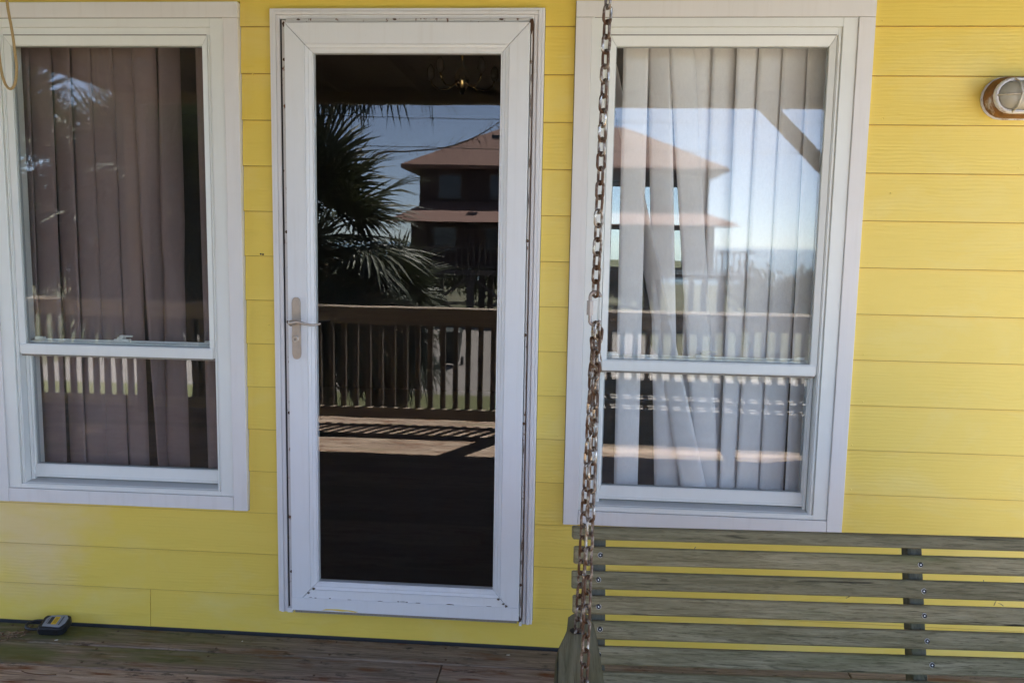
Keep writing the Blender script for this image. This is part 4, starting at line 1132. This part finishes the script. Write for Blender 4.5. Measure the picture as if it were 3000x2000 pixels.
for zz, yy in ((1.0, hy1), (3.35, hy1-1.4)):
    for xx in (-5.6, -3.3, -0.9, 1.5, 3.9):
        b = MB(); frame_rect(b, xx-0.55, xx+0.55, zz, zz+1.15, 0.08, 0.08, 0.08, 0.08, yy+0.002, yy+0.05); wv_ = b.build('window', m_trim, nb_)
        b = MB(); b.box(xx-0.47, xx+0.47, yy+0.004, yy+0.02, zz+0.08, zz+1.07); b.build('pane', m_pane, wv_)
b = MB(); b.box(-3.7, -3.3, -34.6, -34.2, 6.0, 6.16); b.build('roof_vent', m_pane, nb_)

# wheeled bin on the drive
bn = empty('wheeled_bin', (-3.35, -20.0, GZ), label='dark green wheeled rubbish bin standing on the drive', cat='bin')
gm_ = plain('dark_green_bin', (0.012, 0.02, 0.014), 0.5)
b = MB(); b.hexa([(-3.58, -20.25, GZ+0.10), (-3.14, -20.25, GZ+0.10), (-3.14, -19.82, GZ+0.10), (-3.58, -19.82, GZ+0.10), (-3.66, -20.36, GZ+0.95), (-3.06, -20.36, GZ+0.95), (-3.06, -19.74, GZ+0.95), (-3.66, -19.74, GZ+0.95)], 0.02); b.build('body', gm_, bn)
b = MB(); b.hexa([(-3.69, -20.40, GZ+0.955), (-3.03, -20.40, GZ+0.955), (-3.03, -19.70, GZ+0.955), (-3.69, -19.70, GZ+0.955), (-3.62, -20.34, GZ+1.04), (-3.10, -20.34, GZ+1.04), (-3.10, -19.76, GZ+1.02), (-3.62, -19.76, GZ+1.02)], 0.02); b.build('lid', gm_, bn)
for xx in (-3.66, -3.06):
    b = MB(); b.tube([(xx-0.03, -20.28, GZ+0.13), (xx+0.03, -20.28, GZ+0.13)], 0.12, 14); b.build('wheel', M['dark_gap'], bn)

# overhead wires
wm = plain('cable_sheath', (0.03, 0.03, 0.03), 0.6)
for z, y, lb_ in ((4.22, -14.0, 'topmost of the three thin overhead cables crossing the sky'), (3.86, -14.0, 'middle one of the three thin overhead cables crossing the sky'), (3.32, -14.3, 'lowest of the three thin overhead cables crossing the sky')):
    b = MB(); b.tube([(x, y, z + 0.0012*(x-2)**2) for x in range(-24, 25, 2)], 0.007, 5)
    tag(b.build('overhead_cable', wm), lb_, 'cable', 'overhead cables')

# shrubs: dune scrub beyond the drive, garden shrub behind the back window
def shrub_mesh(seed, rx, ry, rz, n, size, mat, up=0.5):
    r = random.Random(seed); bm = bmesh.new()
    lobes = [(Vector((r.uniform(-0.6, 0.6)*rx, r.uniform(-0.6, 0.6)*ry, r.uniform(0.25, 0.75)*rz)), r.uniform(0.3, 0.55)) for _ in range(9)]
    for i in range(n):
        c, s_ = r.choice(lobes)
        d = Vector((r.gauss(0, 1), r.gauss(0, 1), r.gauss(0, 1))).normalized()
        p = c + Vector((d.x*rx, d.y*ry, d.z*rz*0.8))*s_*r.uniform(0.55, 1.1)
        if p.z < 0: continue
        t = Vector((r.uniform(-1, 1), r.uniform(-1, 1), r.uniform(-0.2, 1)+up)).normalized(); w_ = t.cross(Vector((r.uniform(-1, 1), r.uniform(-1, 1), r.uniform(-1, 1)))).normalized()
        L = size*r.uniform(0.6, 1.4)
        v = [bm.verts.new(q) for q in (p, p+t*L*0.5+w_*L*0.28, p+t*L, p+t*L*0.5-w_*L*0.28)]
        bm.faces.new(v)
    me = bpy.data.meshes.new('shrub_leaves'); bm.to_mesh(me); bm.free(); me.materials.append(mat); return me
scrub = mat_foliage('dune_scrub_leaf', (0.045, 0.06, 0.03), (0.12, 0.125, 0.07), 0.15, 0.7)
garden = mat_foliage('garden_leaf', (0.05, 0.10, 0.02), (0.16, 0.24, 0.05), 0.4, 0.5)
stem_m = plain('shrub_stem', (0.10, 0.075, 0.05), 0.9)
def shrub(x, y, z, me, label, group, h):
    t = empty('shrub', (x, y, z), label=label, cat='shrub', group=group)
    mesh_obj('foliage', me, (x, y, z), t)
    b = MB()
    for q in range(4): b.tube([(x, y, z-0.05), (x+0.12*math.cos(q*1.6), y+0.12*math.sin(q*1.6), z+h*0.3), (x+0.35*math.cos(q*1.6), y+0.35*math.sin(q*1.6), z+h*0.62)], [0.05, 0.035, 0.012], 5)
    b.build('stem', stem_m, t)
for i, (x, y, h, lab) in enumerate(((8.9, -34.5, 2.5, 'dune shrub growing against the corner of the stilt house'), (11.3, -36.0, 3.0, 'tallest windblown dune shrub right of the stilt house'), (13.9, -35.0, 2.3, 'low rounded dune shrub in the middle of the dune row'), (16.6, -36.5, 2.6, 'dune shrub farthest right along the dune row'), (-10.5, -33.0, 3.2, 'dune shrub on the left side of the stilt house'), (-13.5, -30.0, 3.0, 'outermost dune shrub beyond the left end of the drive'))):
    shrub(x, y, GZ, shrub_mesh(300+i, 2.1, 1.6, h, 1500, 0.26, scrub, 0.8), lab, 'dune shrubs', h)
for i, (x, h, lab) in enumerate(((-8.5, 3.0, 'green scrub behind the leftmost pilings of the stilt house'), (-4.6, 2.8, 'green scrub seen between the pilings under the reflected roof ridge'), (-0.6, 3.0, 'green scrub behind the middle pilings of the stilt house'), (3.4, 2.7, 'green scrub behind the right-hand pilings of the stilt house'))):
    shrub(x, -45.0, GZ, shrub_mesh(320+i, 3.2, 1.6, h, 2200, 0.3, scrub, 0.5), lab, 'dune shrubs', h)
shrub(-6.4, -30.6, GZ, shrub_mesh(330, 1.3, 1.0, 1.3, 900, 0.2, scrub), 'small dark shrub in front of the left pilings', 'dune shrubs', 1.3)
for i, (x, y, h, lab) in enumerate(((0.45, 7.6, 3.2, 'bright green garden shrub outside the back window'), (1.9, 8.4, 3.6, 'taller green garden shrub behind the house, right of the back window'))):
    shrub(x, y, GZ, shrub_mesh(340+i, 1.2, 1.0, h, 1600, 0.13, garden, 0.3), lab, 'garden shrubs behind the house', h)
